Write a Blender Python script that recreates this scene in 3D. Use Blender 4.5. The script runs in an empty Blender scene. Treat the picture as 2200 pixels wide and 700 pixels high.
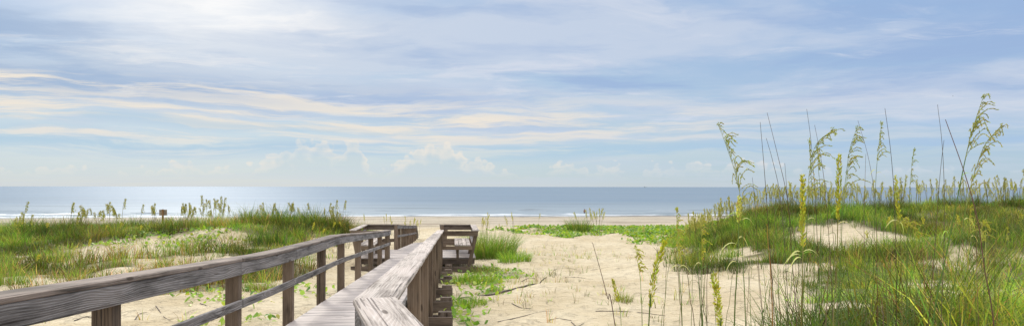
import bpy, math, random
import numpy as np
from mathutils import Vector, Matrix

random.seed(7)
RNG = np.random.default_rng(11)
R = math.radians
SC = bpy.context.scene
COL = SC.collection
F = 1500.0            # focal length in photo pixels (photo is 2200 wide)
EYE = 5.5             # eye height above sea level (sea is z = 0)
HOR = 401.0

# ------------------------------------------------------------------ tags
def tag(o, label=None, cat=None, group=None, kind=None):
    if label: o['label'] = label
    if cat: o['category'] = cat
    if group: o['group'] = group
    if kind: o['kind'] = kind
    return o

def link(name, me, mats=None, parent=None):
    o = bpy.data.objects.new(name, me)
    COL.objects.link(o)
    if mats is not None and me is not None:
        for m in (mats if isinstance(mats, (list, tuple)) else [mats]):
            me.materials.append(m)
    if parent is not None:
        o.parent = parent
    return o

def empty(name, loc=(0, 0, 0)):
    o = bpy.data.objects.new(name, None)
    o.empty_display_size = 0.1
    COL.objects.link(o)
    o.location = loc
    return o

# ------------------------------------------------------------------ node helper
class NT:
    def __init__(self, tree):
        self.t = tree
        self.n = tree.nodes
        self.l = tree.links
    def new(self, typ, **kw):
        nd = self.n.new(typ)
        for k, v in kw.items():
            setattr(nd, k, v)
        return nd
    def put(self, sock, v):
        if isinstance(v, bpy.types.NodeSocket):
            self.l.new(v, sock)
        elif v is not None:
            if hasattr(sock, 'default_value') and sock.type == 'RGBA' and len(v) == 3:
                v = (*v, 1)
            sock.default_value = v
    def m(self, op, a, b=None, c=None, clamp=False):
        nd = self.new('ShaderNodeMath', operation=op)
        nd.use_clamp = clamp
        self.put(nd.inputs[0], a)
        if b is not None: self.put(nd.inputs[1], b)
        if c is not None: self.put(nd.inputs[2], c)
        return nd.outputs[0]
    def ramp(self, v, lo, hi, a=0.0, b=1.0, smooth=True):
        nd = self.new('ShaderNodeMapRange')
        nd.interpolation_type = 'SMOOTHSTEP' if smooth else 'LINEAR'
        self.put(nd.inputs[0], v)
        for i, x in enumerate((lo, hi, a, b)):
            self.put(nd.inputs[1 + i], x)
        return nd.outputs[0]
    def mix(self, f, a, b, blend='MIX'):
        nd = self.new('ShaderNodeMix', data_type='RGBA', blend_type=blend)
        self.put(nd.inputs[0], f)
        self.put(nd.inputs[6], a)
        self.put(nd.inputs[7], b)
        return nd.outputs[2]
    def xyz(self, x, y, z):
        nd = self.new('ShaderNodeCombineXYZ')
        self.put(nd.inputs[0], x); self.put(nd.inputs[1], y); self.put(nd.inputs[2], z)
        return nd.outputs[0]
    def sep(self, v):
        nd = self.new('ShaderNodeSeparateXYZ')
        self.put(nd.inputs[0], v)
        return nd.outputs
    def noise(self, vec, scale, detail=3, rough=0.5, dist=0.0):
        nd = self.new('ShaderNodeTexNoise')
        self.put(nd.inputs['Vector'], vec)
        self.put(nd.inputs['Scale'], scale)
        nd.inputs['Detail'].default_value = detail
        nd.inputs['Roughness'].default_value = rough
        nd.inputs['Distortion'].default_value = dist
        return nd.outputs['Fac']
    def scale(self, v, s):
        nd = self.new('ShaderNodeMapping')
        self.put(nd.inputs[0], v)
        nd.inputs['Scale'].default_value = s
        return nd.outputs[0]
    def attr(self, name):
        nd = self.new('ShaderNodeAttribute')
        nd.attribute_name = name
        return nd
    def curve(self, v, stops, interp='LINEAR'):
        nd = self.new('ShaderNodeValToRGB')
        nd.color_ramp.interpolation = interp
        el = nd.color_ramp.elements
        while len(el) < len(stops):
            el.new(0.5)
        for e, (p, c) in zip(el, stops):
            e.position = p
            e.color = (*c, 1)
        self.put(nd.inputs[0], v)
        return nd.outputs[0]

def S(r, g, b):
    """sRGB 0-255 -> linear"""
    f = lambda c: (c / 255 / 12.92) if c <= 10 else ((c / 255 + .055) / 1.055) ** 2.4
    return (f(r), f(g), f(b))

def material(name):
    mat = bpy.data.materials.new(name)
    mat.use_nodes = True
    nt = NT(mat.node_tree)
    nt.n.clear()
    out = nt.new('ShaderNodeOutputMaterial')
    return mat, nt, out

def principled(nt, out, color, rough=0.8, spec=0.3, normal=None):
    p = nt.new('ShaderNodeBsdfPrincipled')
    nt.put(p.inputs['Base Color'], color)
    nt.put(p.inputs['Roughness'], rough)
    nt.put(p.inputs['Specular IOR Level'], spec)
    if normal is not None:
        nt.put(p.inputs['Normal'], normal)
    nt.l.new(p.outputs[0], out.inputs[0])
    return p

def bump(nt, h, strength, dist, normal=None):
    b = nt.new('ShaderNodeBump')
    b.inputs['Strength'].default_value = strength
    b.inputs['Distance'].default_value = dist
    nt.put(b.inputs['Height'], h)
    if normal is not None:
        nt.put(b.inputs['Normal'], normal)
    return b.outputs[0]

def flat(name, col, rough=.7):
    mat, nt, out = material(name)
    tc = nt.new('ShaderNodeTexCoord').outputs['Object']
    n = nt.noise(tc, 6.0, 3)
    principled(nt, out, nt.mix(nt.m('MULTIPLY', n, .4), col, [c * .6 for c in col]), rough)
    return mat
# ------------------------------------------------------------------ camera
cam = bpy.data.cameras.new('camera')
cam.sensor_width = 36.0
cam.lens = 36.0 * F / 2200.0
cam.shift_y = (HOR - 350.0) / 2200.0
cam.clip_start = 0.02
cam.clip_end = 60000.0
camo = bpy.data.objects.new('camera', cam)
COL.objects.link(camo)
camo.location = (0, 0, EYE)
camo.rotation_euler = (R(90), R(-0.06), 0)
SC.camera = camo

# ------------------------------------------------------------------ light
SUN_AZ, SUN_EL = -25.0, 27.0        # degrees, azimuth from +Y towards +X
sd = Vector((math.sin(R(SUN_AZ)) * math.cos(R(SUN_EL)), math.cos(R(SUN_AZ)) * math.cos(R(SUN_EL)), math.sin(R(SUN_EL))))
sun = bpy.data.lights.new('sun', 'SUN')
sun.energy = 1.25
sun.angle = R(10)
sun.color = (1.0, 0.93, 0.82)
suno = bpy.data.objects.new('sun', sun)
COL.objects.link(suno)
suno.rotation_euler = sd.to_track_quat('Z', 'Y').to_euler()
suno.location = (0, 0, 40)

def build_world():
    w = bpy.data.worlds.new('World')
    SC.world = w
    w.use_nodes = True
    nt = NT(w.node_tree)
    nt.n.clear()
    out = nt.new('ShaderNodeOutputWorld')
    bg = nt.new('ShaderNodeBackground')
    bg.inputs[1].default_value = 0.1
    nt.l.new(bg.outputs[0], out.inputs[0])
    sky = nt.new('ShaderNodeTexSky')
    sky.sky_type = 'NISHITA'
    sky.sun_disc = False
    sky.sun_elevation = R(SUN_EL)
    sky.sun_rotation = R(SUN_AZ)
    sky.air_density = 1.0
    sky.dust_density = 1.5
    geo = nt.new('ShaderNodeTexCoord')
    d = geo.outputs['Generated']
    x, y, z = nt.sep(d)
    el = nt.m('MULTIPLY', nt.m('ARCSINE', z), 57.2958)
    az = nt.m('MULTIPLY', nt.m('ARCTAN2', x, y), 57.2958)
    elp = nt.m('MAXIMUM', el, 0.0)
    # ---- clear air between the clouds: haze at the horizon, pale blue higher
    t = nt.m('DIVIDE', elp, 20.0, clamp=True)
    base = nt.curve(t, [(0.0, S(199, 211, 217)), (0.05, S(188, 209, 219)), (0.14, S(184, 209, 224)),
                        (0.34, S(174, 200, 225)), (0.6, S(158, 188, 223)), (1.0, S(153, 183, 221))])
    skyc = nt.mix(1.0, sky.outputs[0], (0.1, 0.1, 0.1), 'MULTIPLY')
    base = nt.mix(0.07, base, skyc)
    # more saturated blue towards the east (away from the sun)
    east = nt.ramp(az, 0, 40)
    base = nt.mix(nt.m('MULTIPLY', east, nt.ramp(el, 1, 12, 0.15, 0.6)), base, S(152, 180, 222))
    def gauss(v, mu, s):
        q = nt.m('DIVIDE', nt.m('SUBTRACT', v, mu), s)
        return nt.m('POWER', 2.71828, nt.m('MULTIPLY', nt.m('MULTIPLY', q, q), -1.0))
    def mul(*a):
        r = a[0]
        for k in a[1:]: r = nt.m('MULTIPLY', r, k)
        return r
    west = nt.ramp(az, 2, -36)
    # ---- cloud sheet seen in perspective
    k = nt.m('DIVIDE', 1.0, nt.m('ADD', nt.m('MAXIMUM', z, 0.0), 0.05))
    px = nt.m('MULTIPLY', x, k)
    py = nt.m('MULTIPLY', y, k)
    pv = nt.xyz(px, py, 0.0)
    warp = nt.noise(pv, 0.5, 4, 0.55)
    pv2 = nt.xyz(nt.m('ADD', px, nt.m('MULTIPLY', warp, 1.6)), nt.m('ADD', py, nt.m('MULTIPLY', warp, 1.6)), 1.7)
    n1 = nt.noise(nt.scale(pv2, (0.40, 0.50, 1)), 1.0, 9, 0.60)
    n2 = nt.noise(nt.scale(pv2, (1.0, 1.7, 1)), 1.0, 9, 0.64, 0.25)
    # long soft layers lying along the horizon
    wv = nt.noise(nt.xyz(nt.m('MULTIPLY', az, 0.05), nt.m('MULTIPLY', el, 0.16), 4.0), 1.0, 4, 0.55)
    elw = nt.m('ADD', el, nt.m('MULTIPLY', nt.m('SUBTRACT', wv, 0.5), 3.0))
    n3 = nt.noise(nt.xyz(nt.m('MULTIPLY', az, 0.042), nt.m('MULTIPLY', elw, 0.34), 0.0), 1.0, 8, 0.6)
    n4 = nt.noise(nt.xyz(nt.m('MULTIPLY', az, 0.075), nt.m('MULTIPLY', elw, 1.15), 3.0), 1.0, 9, 0.66)
    # white veil
    veil = mul(nt.ramp(n1, 0.40, 0.60), nt.ramp(el, 1.0, 6.0, 0.3, 0.95))
    c = nt.mix(nt.m('MULTIPLY', veil, 0.80), base, nt.mix(west, S(204, 214, 231), S(203, 214, 227)))
    # grey-blue undersides of the thicker layers
    shade = mul(nt.ramp(n3, 0.46, 0.62), nt.ramp(el, 3.2, 6.0), nt.ramp(n1, 0.66, 0.46, 0.45, 1.0))
    shade = nt.m('MAXIMUM', shade, mul(gauss(elw, 7.0, 1.3), nt.ramp(az, 8, -12), nt.ramp(n3, 0.36, 0.5), 0.95))
    c = nt.mix(nt.m('MULTIPLY', shade, 0.80), c, nt.mix(west, S(156, 182, 220), S(148, 175, 210)))
    streak = mul(nt.ramp(n2, 0.53, 0.70), nt.ramp(el, 2.5, 5.5, 0.1, 0.8))
    c = nt.mix(nt.m('MULTIPLY', streak, 0.8), c, nt.mix(west, S(216, 222, 235), S(228, 230, 233)))
    # warm cream bands lit by the low sun, between about three and eight degrees
    band = nt.m('ADD', mul(gauss(el, 5.0, 1.8), 1.25), mul(gauss(elw, 7.2, 0.45), west, 1.1))
    wide = nt.ramp(az, 26, -10, 0.45, 1.0)
    cream = mul(band, wide, nt.ramp(n4, 0.42, 0.60))
    c = nt.mix(nt.m('MULTIPLY', cream, 0.92, clamp=True), c, nt.mix(east, S(238, 230, 218), S(222, 225, 233)))
    # thin pale blue gaps under and inside the bands
    gap = nt.m('MAXIMUM', mul(gauss(elw, 2.9, 0.7), nt.ramp(n4, 0.58, 0.42)), mul(gauss(elw, 4.4, 0.5), nt.ramp(n3, 0.5, 0.42), 0.8))
    c = nt.mix(nt.m('MULTIPLY', gap, 0.75), c, nt.mix(east, S(176, 205, 226), S(168, 196, 228)))
    # cumulus heaps standing low over the sea
    vr = nt.new('ShaderNodeTexVoronoi'); vr.feature = 'SMOOTH_F1'; vr.voronoi_dimensions = '2D'
    vr.inputs['Smoothness'].default_value = 0.35
    nt.put(vr.inputs['Vector'], nt.xyz(nt.m('MULTIPLY', az, 1.25), nt.m('MULTIPLY', el, 1.45), 0.0)); vr.inputs['Scale'].default_value = 1.0
    nb = nt.noise(nt.xyz(nt.m('MULTIPLY', az, 0.55), nt.m('MULTIPLY', el, 0.75), 9.0), 1.0, 7, 0.6)
    cl = nt.noise(nt.xyz(nt.m('MULTIPLY', az, 0.22), 2.0, 5.0), 1.0, 4, 0.55)
    top = nt.m('ADD', nt.m('MULTIPLY', nt.m('SUBTRACT', cl, 0.5), 6.0), 1.5)
    for a0, s0, h0 in ((-12.7, 1.0, 3.0), (-17.0, 3.4, 2.2), (5.2, 1.7, 1.1), (-6.0, 3.4, 2.1), (16.0, 4.5, 0.9)):
        top = nt.m('ADD', top, nt.m('MULTIPLY', gauss(az, a0, s0), h0))
    lump = nt.m('ADD', nt.m('MULTIPLY', nt.m('SUBTRACT', nb, 0.5), 3.0), nt.m('SUBTRACT', top, el))
    lump = nt.m('SUBTRACT', lump, nt.m('MULTIPLY', vr.outputs['Distance'], 1.1))
    cu = mul(nt.ramp(lump, -0.1, 0.35), nt.ramp(el, 0.4, 2.2))
    lit = mul(nt.ramp(lump, 1.5, 0.1), nt.ramp(nb, 0.35, 0.6, 0.5, 1.0))
    cuc = nt.mix(lit, nt.mix(east, S(200, 214, 220), S(194, 208, 224)), nt.mix(east, S(244, 234, 221), S(226, 228, 234)))
    c = nt.mix(nt.m('MULTIPLY', cu, nt.ramp(n4, 0.32, 0.58, 0.22, 0.72)), c, cuc)
    # glow where the sun stands behind the cloud
    ga = nt.m('DIVIDE', nt.m('SUBTRACT', az, -25.5), 8.5)
    ge = nt.m('DIVIDE', nt.m('SUBTRACT', el, 16.5), 4.2)
    rr = nt.m('ADD', nt.m('MULTIPLY', ga, ga), nt.m('MULTIPLY', ge, ge))
    rr = nt.m('ADD', rr, nt.m('SUBTRACT', nt.m('MULTIPLY', nt.m('SUBTRACT', 1.02, nt.m('ADD', n2, n1)), 3.0), 0.40))
    glow = nt.m('POWER', 2.71828, nt.m('MULTIPLY', nt.m('MAXIMUM', rr, 0.0), -0.9))
    c = nt.mix(nt.m('MULTIPLY', glow, 0.97), c, (1.10, 1.08, 1.05))
    hr = nt.m('ADD', nt.m('POWER', nt.m('DIVIDE', nt.m('SUBTRACT', az, -23.0), 22.0), 2.0), nt.m('POWER', nt.m('DIVIDE', nt.m('SUBTRACT', el, 18.0), 9.0), 2.0))
    halo = nt.m('POWER', 2.71828, nt.m('MULTIPLY', hr, -1.0))
    c = nt.mix(nt.m('MULTIPLY', halo, 0.20), c, S(236, 236, 236))
    # the cloud deck grows brighter towards the zenith, as an overcast does
    lift = nt.ramp(el, 15.0, 50.0, 1.0, 2.5)
    cc = nt.mix(nt.ramp(el, 16, 40), c, (0.80, 0.80, 0.82))
    fin = nt.mix(1.0, cc, nt.xyz(lift, lift, lift), 'MULTIPLY')
    fin = nt.mix(1.0, fin, (10, 10, 10), 'MULTIPLY')
    nt.l.new(fin, bg.inputs[0])
build_world()

# ------------------------------------------------------------------ value noise
_T = RNG.random((256, 256))
def vnoise(x, y):
    xi = np.floor(x).astype(int); yi = np.floor(y).astype(int)
    fx = x - xi; fy = y - yi
    fx = fx * fx * (3 - 2 * fx); fy = fy * fy * (3 - 2 * fy)
    g = lambda a, b: _T[a & 255, b & 255]
    return (g(xi, yi) * (1 - fx) + g(xi + 1, yi) * fx) * (1 - fy) + (g(xi, yi + 1) * (1 - fx) + g(xi + 1, yi + 1) * fx) * fy
def fbm(x, y, o=4):
    s = 0; a = 0.5; t = 0
    for _ in range(o):
        s = s + a * vnoise(x, y); t += a
        x = x * 2.03 + 17.1; y = y * 2.03 + 5.7; a *= 0.5
    return s / t
def sstep(v, a, b):
    t = np.clip((v - a) / (b - a), 0, 1)
    return t * t * (3 - 2 * t)

# ------------------------------------------------------------------ terrain
def drop_center(Y):
    return np.interp(Y, [-60, 4, 8, 12.5, 16, 22, 26, 30, 40, 47, 55, 60, 66, 77, 95, 125, 135, 170, 400],
                        [2.2, 2.3, 2.4, 2.52, 2.7, 2.95, 3.15, 3.25, 3.42, 3.6, 3.68, 3.75, 4.2, 4.62, 5.0, 5.40, 5.56, 6.6, 9])
def drop_left(Y):
    return np.interp(Y, [-60, 4, 8, 12, 18, 22, 26, 31, 36, 42, 48, 56, 66, 77, 95, 125, 135, 170, 400],
                        [2.1, 2.2, 2.35, 2.5, 2.72, 2.82, 2.74, 2.62, 2.66, 2.85, 3.25, 3.9, 4.4, 4.72, 5.0, 5.40, 5.56, 6.6, 9])
def drop_right(Y):
    return np.interp(Y, [-60, 3, 7, 12, 17, 20, 24, 29, 34, 38, 46, 58, 70, 80, 95, 125, 135, 170, 400],
                        [1.9, 1.95, 2.05, 2.25, 2.55, 2.68, 2.55, 2.02, 1.50, 1.46, 2.2, 3.6, 4.4, 4.7, 5.0, 5.40, 5.56, 6.6, 9])
def shore(X, Y):
    return Y - 0.11 * np.clip(X, -260, 260) + 1.6 * np.sin(X * 0.045) + 0.8 * np.sin(X * 0.13 + 1.0)
MOUNDS = []   # X, Y, rx, ry, height
def height(X, Y, fine=True):
    X = np.asarray(X, float); Y = np.asarray(Y, float)
    Ye = np.where(Y > 60, 60 + (shore(X, Y) - 60), Y)
    wl = sstep(-X, 3.2 + 0.05 * Y, 6.2 + 0.12 * Y)
    wr = sstep(X, 0.21 * Y + 0.3, 0.36 * Y + 0.8)
    dc, dl, dr = drop_center(Ye), drop_left(Ye), drop_right(Ye)
    d = dc + (dl - dc) * wl + (dr - dc) * wr
    z = EYE - d
    for mx, my, rx, ry, h in MOUNDS:
        q = ((X - mx) / rx) ** 2 + ((Y - my) / ry) ** 2
        z = z + h * np.exp(-q)
    dune = sstep(Y, 95, 60)
    z = z + dune * (fbm(X * 0.16 + 31, Y * 0.16 + 7, 3) - 0.5) * (0.25 + 0.55 * np.maximum(wl, wr) * sstep(Y, 16, 26))
    if fine:
        z = z + dune * (fbm(X * 1.1, Y * 1.1, 3) - 0.5) * 0.20 + dune * (fbm(X * 3.4 + 9, Y * 3.4, 2) - 0.5) * 0.06
    return z
def h1(x, y):
    return float(height(np.array([x]), np.array([y]))[0])
def gp(u, v, lo=4.0, hi=130.0):
    """world point where the sight line of photo pixel (u, v) meets the sand"""
    Y = np.arange(lo, hi, 0.1)
    X = (u - 1100) / F * Y
    line = EYE - (v - HOR) / F * Y
    g = height(X, Y, False)
    i = np.argmax(line <= g)
    if not (line <= g).any():
        i = len(Y) - 1
    return float(X[i]), float(Y[i]), float(g[i])
def at(u, v, Y):
    return Vector(((u - 1100) / F * Y, Y, EYE - (v - HOR) / F * Y))

# the humps of the dunes (plan position, radii, height)
MOUNDS += [(-14.6, 34.5, 3.6, 3.0, 0.45),     # pale hummock left of the boardwalk
           (-11.2, 37.5, 3.2, 3.2, 0.62),     # bushy mound beside the left bench
           (-30, 37, 7, 4, 0.15), (-21, 38, 5, 4, 0.15),
           (13.0, 33.0, 4.0, 4.0, 0.25), (20, 35, 7, 5, 0.25), (33, 36, 9, 5, 0.30),
           (16.5, 25.0, 4.0, 2.6, 0.30), (22.5, 22.0, 5, 3, 0.45), (9.0, 13.0, 3.0, 2.5, 0.2), (14, 15, 3, 2.5, 0.35),
           (2.5, 60, 14, 5, 0.3), (14.5, 50, 6, 8, 0.55), (2.2, 18.5, 2.0, 1.8, 0.16), (5.2, 27, 2.2, 3.0, 0.28), (1.2, 30, 2.0, 3.0, 0.22), (5.0, 19.5, 1.8, 1.6, 0.22), (-7.5, 11, 2, 2, .15), (2.6, 13.2, 1.3, 1.0, .10)]

def ellipse_sum(X, Y, es, nz=0.55, ns=0.5):
    """soft plan-view patches: (X, Y, rx, ry, weight)"""
    m = np.zeros_like(X)
    n = fbm(X * ns + 3, Y * ns + 8, 4) - 0.5
    for ex, ey, rx, ry, w in es:
        q = np.sqrt(((X - ex) / rx) ** 2 + ((Y - ey) / ry) ** 2) + n * nz * 2
        m = np.maximum(m, w * sstep(q, 1.12, 0.72))
    return m
def cover_left(X, Y):
    on = sstep(-X, 0.06 * Y + 5.4, 0.09 * Y + 7.0)
    band = sstep(Y, 20.0, 21.8) * sstep(Y, 52, 45)
    m = on * band
    hole = ellipse_sum(X, Y, [(-14.4, 29.8, 3.8, 5.2, .95), (-12.0, 24.6, 2.8, 1.6, .8), (-21.5, 39.5, 4, 1.0, .5), (-32, 38, 5, 1.0, .5)], 0.6, 0.45)
    m = m * (1 - hole)
    n = fbm(X * 0.55 + 40, Y * 0.8 + 2, 4)
    m = m * (0.12 + 0.88 * sstep(n, 0.30, 0.48))
    m = np.maximum(m, ellipse_sum(X, Y, [(-11.4, 37.0, 3.4, 3.2, 1.0), (-19.5, 41.0, 5.0, 2.2, .9), (-10.2, 18.2, 2.2, 2.2, .45), (-8.2, 22, 1.8, 4.0, .6)], 0.4, 0.6))
    return m
def cover_right(X, Y):
    on = sstep(X, 0.195 * Y + 0.3, 0.25 * Y + 1.2)
    n = fbm(X * 0.50 + 12, Y * 0.62 + 60, 4)
    crest = on * sstep(Y, 26.5, 28.5) * sstep(Y, 48, 43) * (0.5 + 0.5 * sstep(n, 0.30, 0.45))
    face = on * sstep(Y, 21.8, 24.5) * sstep(Y, 31, 27) * (0.1 + 0.9 * sstep(n, 0.40, 0.52))
    # flat in front: heavier to the right
    rr = sstep(X / np.maximum(Y, 1), 0.36, 0.52)
    flat = rr * sstep(Y, 8, 9.5) * sstep(Y, 25, 22) * (0.15 + 0.85 * sstep(n, 0.40 - .16 * sstep(X / np.maximum(Y, 1), .58, .74), 0.52))
    flat = np.maximum(flat, sstep(X / np.maximum(Y, 1), .56, .66) * sstep(Y, 8, 9) * sstep(Y, 15, 12.5))
    hole = ellipse_sum(X, Y, [(13.6, 28.6, 2.6, 2.7, 1.0), (8.4, 27.6, 1.3, 2.0, .8), (16.2, 27.0, 1.8, .9, .7), (9.6, 23.0, 1.2, .6, .5)], 0.35, 0.8)
    return np.maximum(crest, np.maximum(face, flat)) * (1 - hole)
VINES = [(8.5, 56, 8.0, 6.0, 1.0), (12.5, 48, 4.5, 11.0, 1.0), (3.0, 62, 4, 2.0, .6), (-1.3, 21.5, 1.0, 3.4, 1.0), (-1.0, 17.0, .8, 2.2, 1.0), (-0.6, 25, 1.3, 2.2, .9), (-.75, 14.0, .5, 1.5, .8),
         (-6.0, 17.6, 1.7, 2.6, .9), (-5.4, 13.0, .9, 1.2, .5), (-15, 31.5, 3.6, 3.5, .5), (-20, 39, 5, 3, .25), (-33, 33, 9, 5, .25)]
def cover_vine(X, Y):
    return ellipse_sum(X, Y, VINES, 0.75, 0.55) * (0.25 + 0.75 * sstep(fbm(X * .7 + 9, Y * .5 + 4, 4) + .10 * sstep(X, 5, 10), .42, .58))

def grid_mesh(name, xs, ys, zfun):
    X, Y = np.meshgrid(xs, ys)
    Z = zfun(X, Y)
    ny, nx = X.shape
    co = np.stack([X.ravel(), Y.ravel(), Z.ravel()], 1).astype(np.float32)
    i = np.arange(ny - 1)[:, None] * nx + np.arange(nx - 1)[None, :]
    q = np.stack([i, i + 1, i + nx + 1, i + nx], -1).reshape(-1, 4)
    return raw_mesh(name, co, q.ravel(), np.full(len(q), 4)), X.ravel(), Y.ravel(), Z.ravel()

def raw_mesh(name, co, loops, sizes, smooth=True):
    me = bpy.data.meshes.new(name)
    me.vertices.add(len(co))
    me.vertices.foreach_set('co', np.asarray(co, np.float32).ravel())
    me.loops.add(len(loops))
    me.loops.foreach_set('vertex_index', np.asarray(loops, np.int32))
    me.polygons.add(len(sizes))
    st = np.concatenate([[0], np.cumsum(sizes)[:-1]]).astype(np.int32)
    me.polygons.foreach_set('loop_start', st)
    me.polygons.foreach_set('loop_total', np.asarray(sizes, np.int32))
    me.polygons.foreach_set('use_smooth', np.full(len(sizes), smooth))
    me.update(calc_edges=True)
    me.validate()
    return me

def geo_axis(a, b, d0, g, dmax):
    v = [a]; d = d0
    while v[-1] < b:
        v.append(v[-1] + d); d = min(d * g, dmax)
    return np.array(v)

# sand -------------------------------------------------------------
def sand_material():
    mat, nt, out = material('dune sand')
    pos = nt.new('ShaderNodeNewGeometry').outputs['Position']
    veg = nt.attr('veg').outputs['Fac']
    wet = nt.attr('wet').outputs['Fac']
    big = nt.noise(pos, 0.35, 4, 0.6)
    mid = nt.noise(pos, 2.2, 5, 0.62)
    grain = nt.noise(pos, 60, 2, 0.6)
    c = nt.mix(nt.ramp(big, 0.3, 0.7), (0.54, 0.44, 0.275), (0.655, 0.56, 0.385))
    c = nt.mix(nt.m('MULTIPLY', nt.ramp(mid, 0.52, 0.75), 0.35), c, (0.42, 0.33, 0.21))
    c = nt.mix(nt.m('MULTIPLY', nt.ramp(grain, 0.5, 0.8), 0.18), c, (0.30, 0.24, 0.16))
    # scraps of dry debris
    lit = nt.noise(nt.scale(pos, (5, 9, 7)), 1.0, 6, 0.75, 0.6)
    c = nt.mix(nt.m('MULTIPLY', nt.ramp(lit, 0.565, 0.64), 0.5), c, (0.24, 0.17, 0.09))
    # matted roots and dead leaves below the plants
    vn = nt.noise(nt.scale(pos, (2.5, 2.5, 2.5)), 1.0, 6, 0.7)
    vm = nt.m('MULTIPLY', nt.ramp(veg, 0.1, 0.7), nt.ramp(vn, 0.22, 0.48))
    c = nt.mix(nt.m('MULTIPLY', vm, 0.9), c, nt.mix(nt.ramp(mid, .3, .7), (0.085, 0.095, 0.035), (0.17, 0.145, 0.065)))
    # beach: damp tone, then wrack lines that follow the tide marks
    c = nt.mix(nt.m('MULTIPLY', nt.ramp(wet, 0.0, 0.6), 0.7), c, (0.41, 0.365, 0.295))
    c = nt.mix(nt.ramp(nt.m('ADD', wet, nt.m('MULTIPLY', nt.m('SUBTRACT', big, 0.5), 0.35)), 0.80, 1.0), c, (0.15, 0.132, 0.11))
    sx, sy, sz = nt.sep(pos)
    line = nt.noise(nt.xyz(nt.m('MULTIPLY', sx, 0.05), nt.m('SUBTRACT', nt.m('MULTIPLY', sy, 0.33), nt.m('MULTIPLY', sx, 0.036)), 0.0), 1.0, 6, 0.62)
    wr = nt.m('MULTIPLY', nt.ramp(line, 0.54, 0.60), nt.m('MULTIPLY', nt.ramp(wet, 0.02, 0.2), nt.ramp(wet, 0.95, 0.7)))
    c = nt.mix(nt.m('MULTIPLY', wr, 0.8), c, (0.15, 0.11, 0.075))
    # surface relief: wind ripples, old footprints, grains
    rip = nt.noise(nt.scale(pos, (1.2, 4.5, 1)), 1.0, 4, 0.55, 0.8)
    foot = nt.noise(pos, 3.6, 3, 0.5, 0.4)
    h = nt.m('ADD', nt.m('MULTIPLY', rip, 0.6), nt.m('MULTIPLY', foot, 0.8))
    vo = nt.new('ShaderNodeTexVoronoi'); vo.feature = 'SMOOTH_F1'; vo.inputs['Smoothness'].default_value = 0.25
    nt.put(vo.inputs['Vector'], nt.xyz(nt.m('ADD', sx, nt.m('MULTIPLY', mid, 0.25)), nt.m('MULTIPLY', nt.m('ADD', sy, mid), 0.8), 0.0)); vo.inputs['Scale'].default_value = 2.6
    dent = nt.ramp(vo.outputs['Distance'], 0.10, 0.42)
    h = nt.m('ADD', h, nt.m('MULTIPLY', dent, 0.36))
    h = nt.m('ADD', h, nt.m('MULTIPLY', nt.noise(pos, 26, 3, 0.6), 0.14))
    nrm = bump(nt, h, 1.0, 0.22)
    principled(nt, out, c, nt.ramp(wet, 0.75, 1.0, 0.9, 0.45), 0.25, nrm)
    return mat

ys = np.concatenate([geo_axis(-40, 0, 2.0, 1.0, 2.0)[:-1], geo_axis(0.0, 150, 0.12, 1.006, 0.8), np.array([165, 200, 400.])])
xs_ = np.concatenate([geo_axis(0.0, 70, 0.14, 1.011, 1.2), np.array([80, 110, 160, 260, 500, 1200, 4000.])])
xs = np.concatenate([-xs_[:0:-1], xs_])
me, GX, GY, GZ = grid_mesh('ground', xs, ys, height)
veg = np.clip(np.maximum(cover_left(GX, GY), cover_right(GX, GY)), 0, 1)
veg = np.maximum(veg, 0.45 * cover_vine(GX, GY))
wet = sstep(shore(GX, GY), 66, 134) * 0.999
wet = np.where(shore(GX, GY) < 66, 0, np.interp(shore(GX, GY), [66, 78, 116, 131], [0, 0.25, 0.70, 1.0]))
for nm, arr in (('veg', veg), ('wet', wet)):
    a = me.attributes.new(nm, 'FLOAT', 'POINT')
    a.data.foreach_set('value', arr.astype(np.float32))
ground = tag(link('ground', me, sand_material()), 'pale sand of the dunes and beach', kind='structure')

# sea --------------------------------------------------------------
def sea_height(X, Y):
    s = shore(X, Y) - 131.0
    z = 0.02 * (vnoise(X * 0.15, Y * 0.5) - 0.5) * sstep(Y, 800, 200)
    for s0, a, w, f, ph in ((7.0, 0.26, 1.1, 0.021, 3.1), (16.0, 0.55, 1.3, 0.017, 9.7), (27.0, 0.50, 1.6, 0.014, 5.0), (42, 0.25, 2.6, 0.012, 1.0)):
        c = s0 + 3.0 * (fbm(X * 0.02 + ph, X * 0 + ph, 2) - 0.5) * 2
        amp = a * sstep(fbm(X * f + ph * 7, X * 0 + ph, 3), 0.42, 0.62)
        q = (s - c) / w
        z = z + amp * np.exp(-q * q * np.where(q < 0, 2.2, 0.6))
    for x0, s0, hw, a in ((5.5, 24, 4.5, .62), (-1, 20, 3.0, .35), (-44, 17, 11, .5), (-30, 26, 8, .4), (36, 22, 5, .45), (52, 30, 6, .45), (-78, 14, 14, .4), (20, 33, 6, .35)):
        q = (s - s0 - 0.6 * np.sin(X * .5)) / 0.9
        z = z + a * np.exp(-((X - x0) / hw) ** 4) * np.exp(-q * q * np.where(q < 0, 2.0, .5))
    return z
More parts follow.
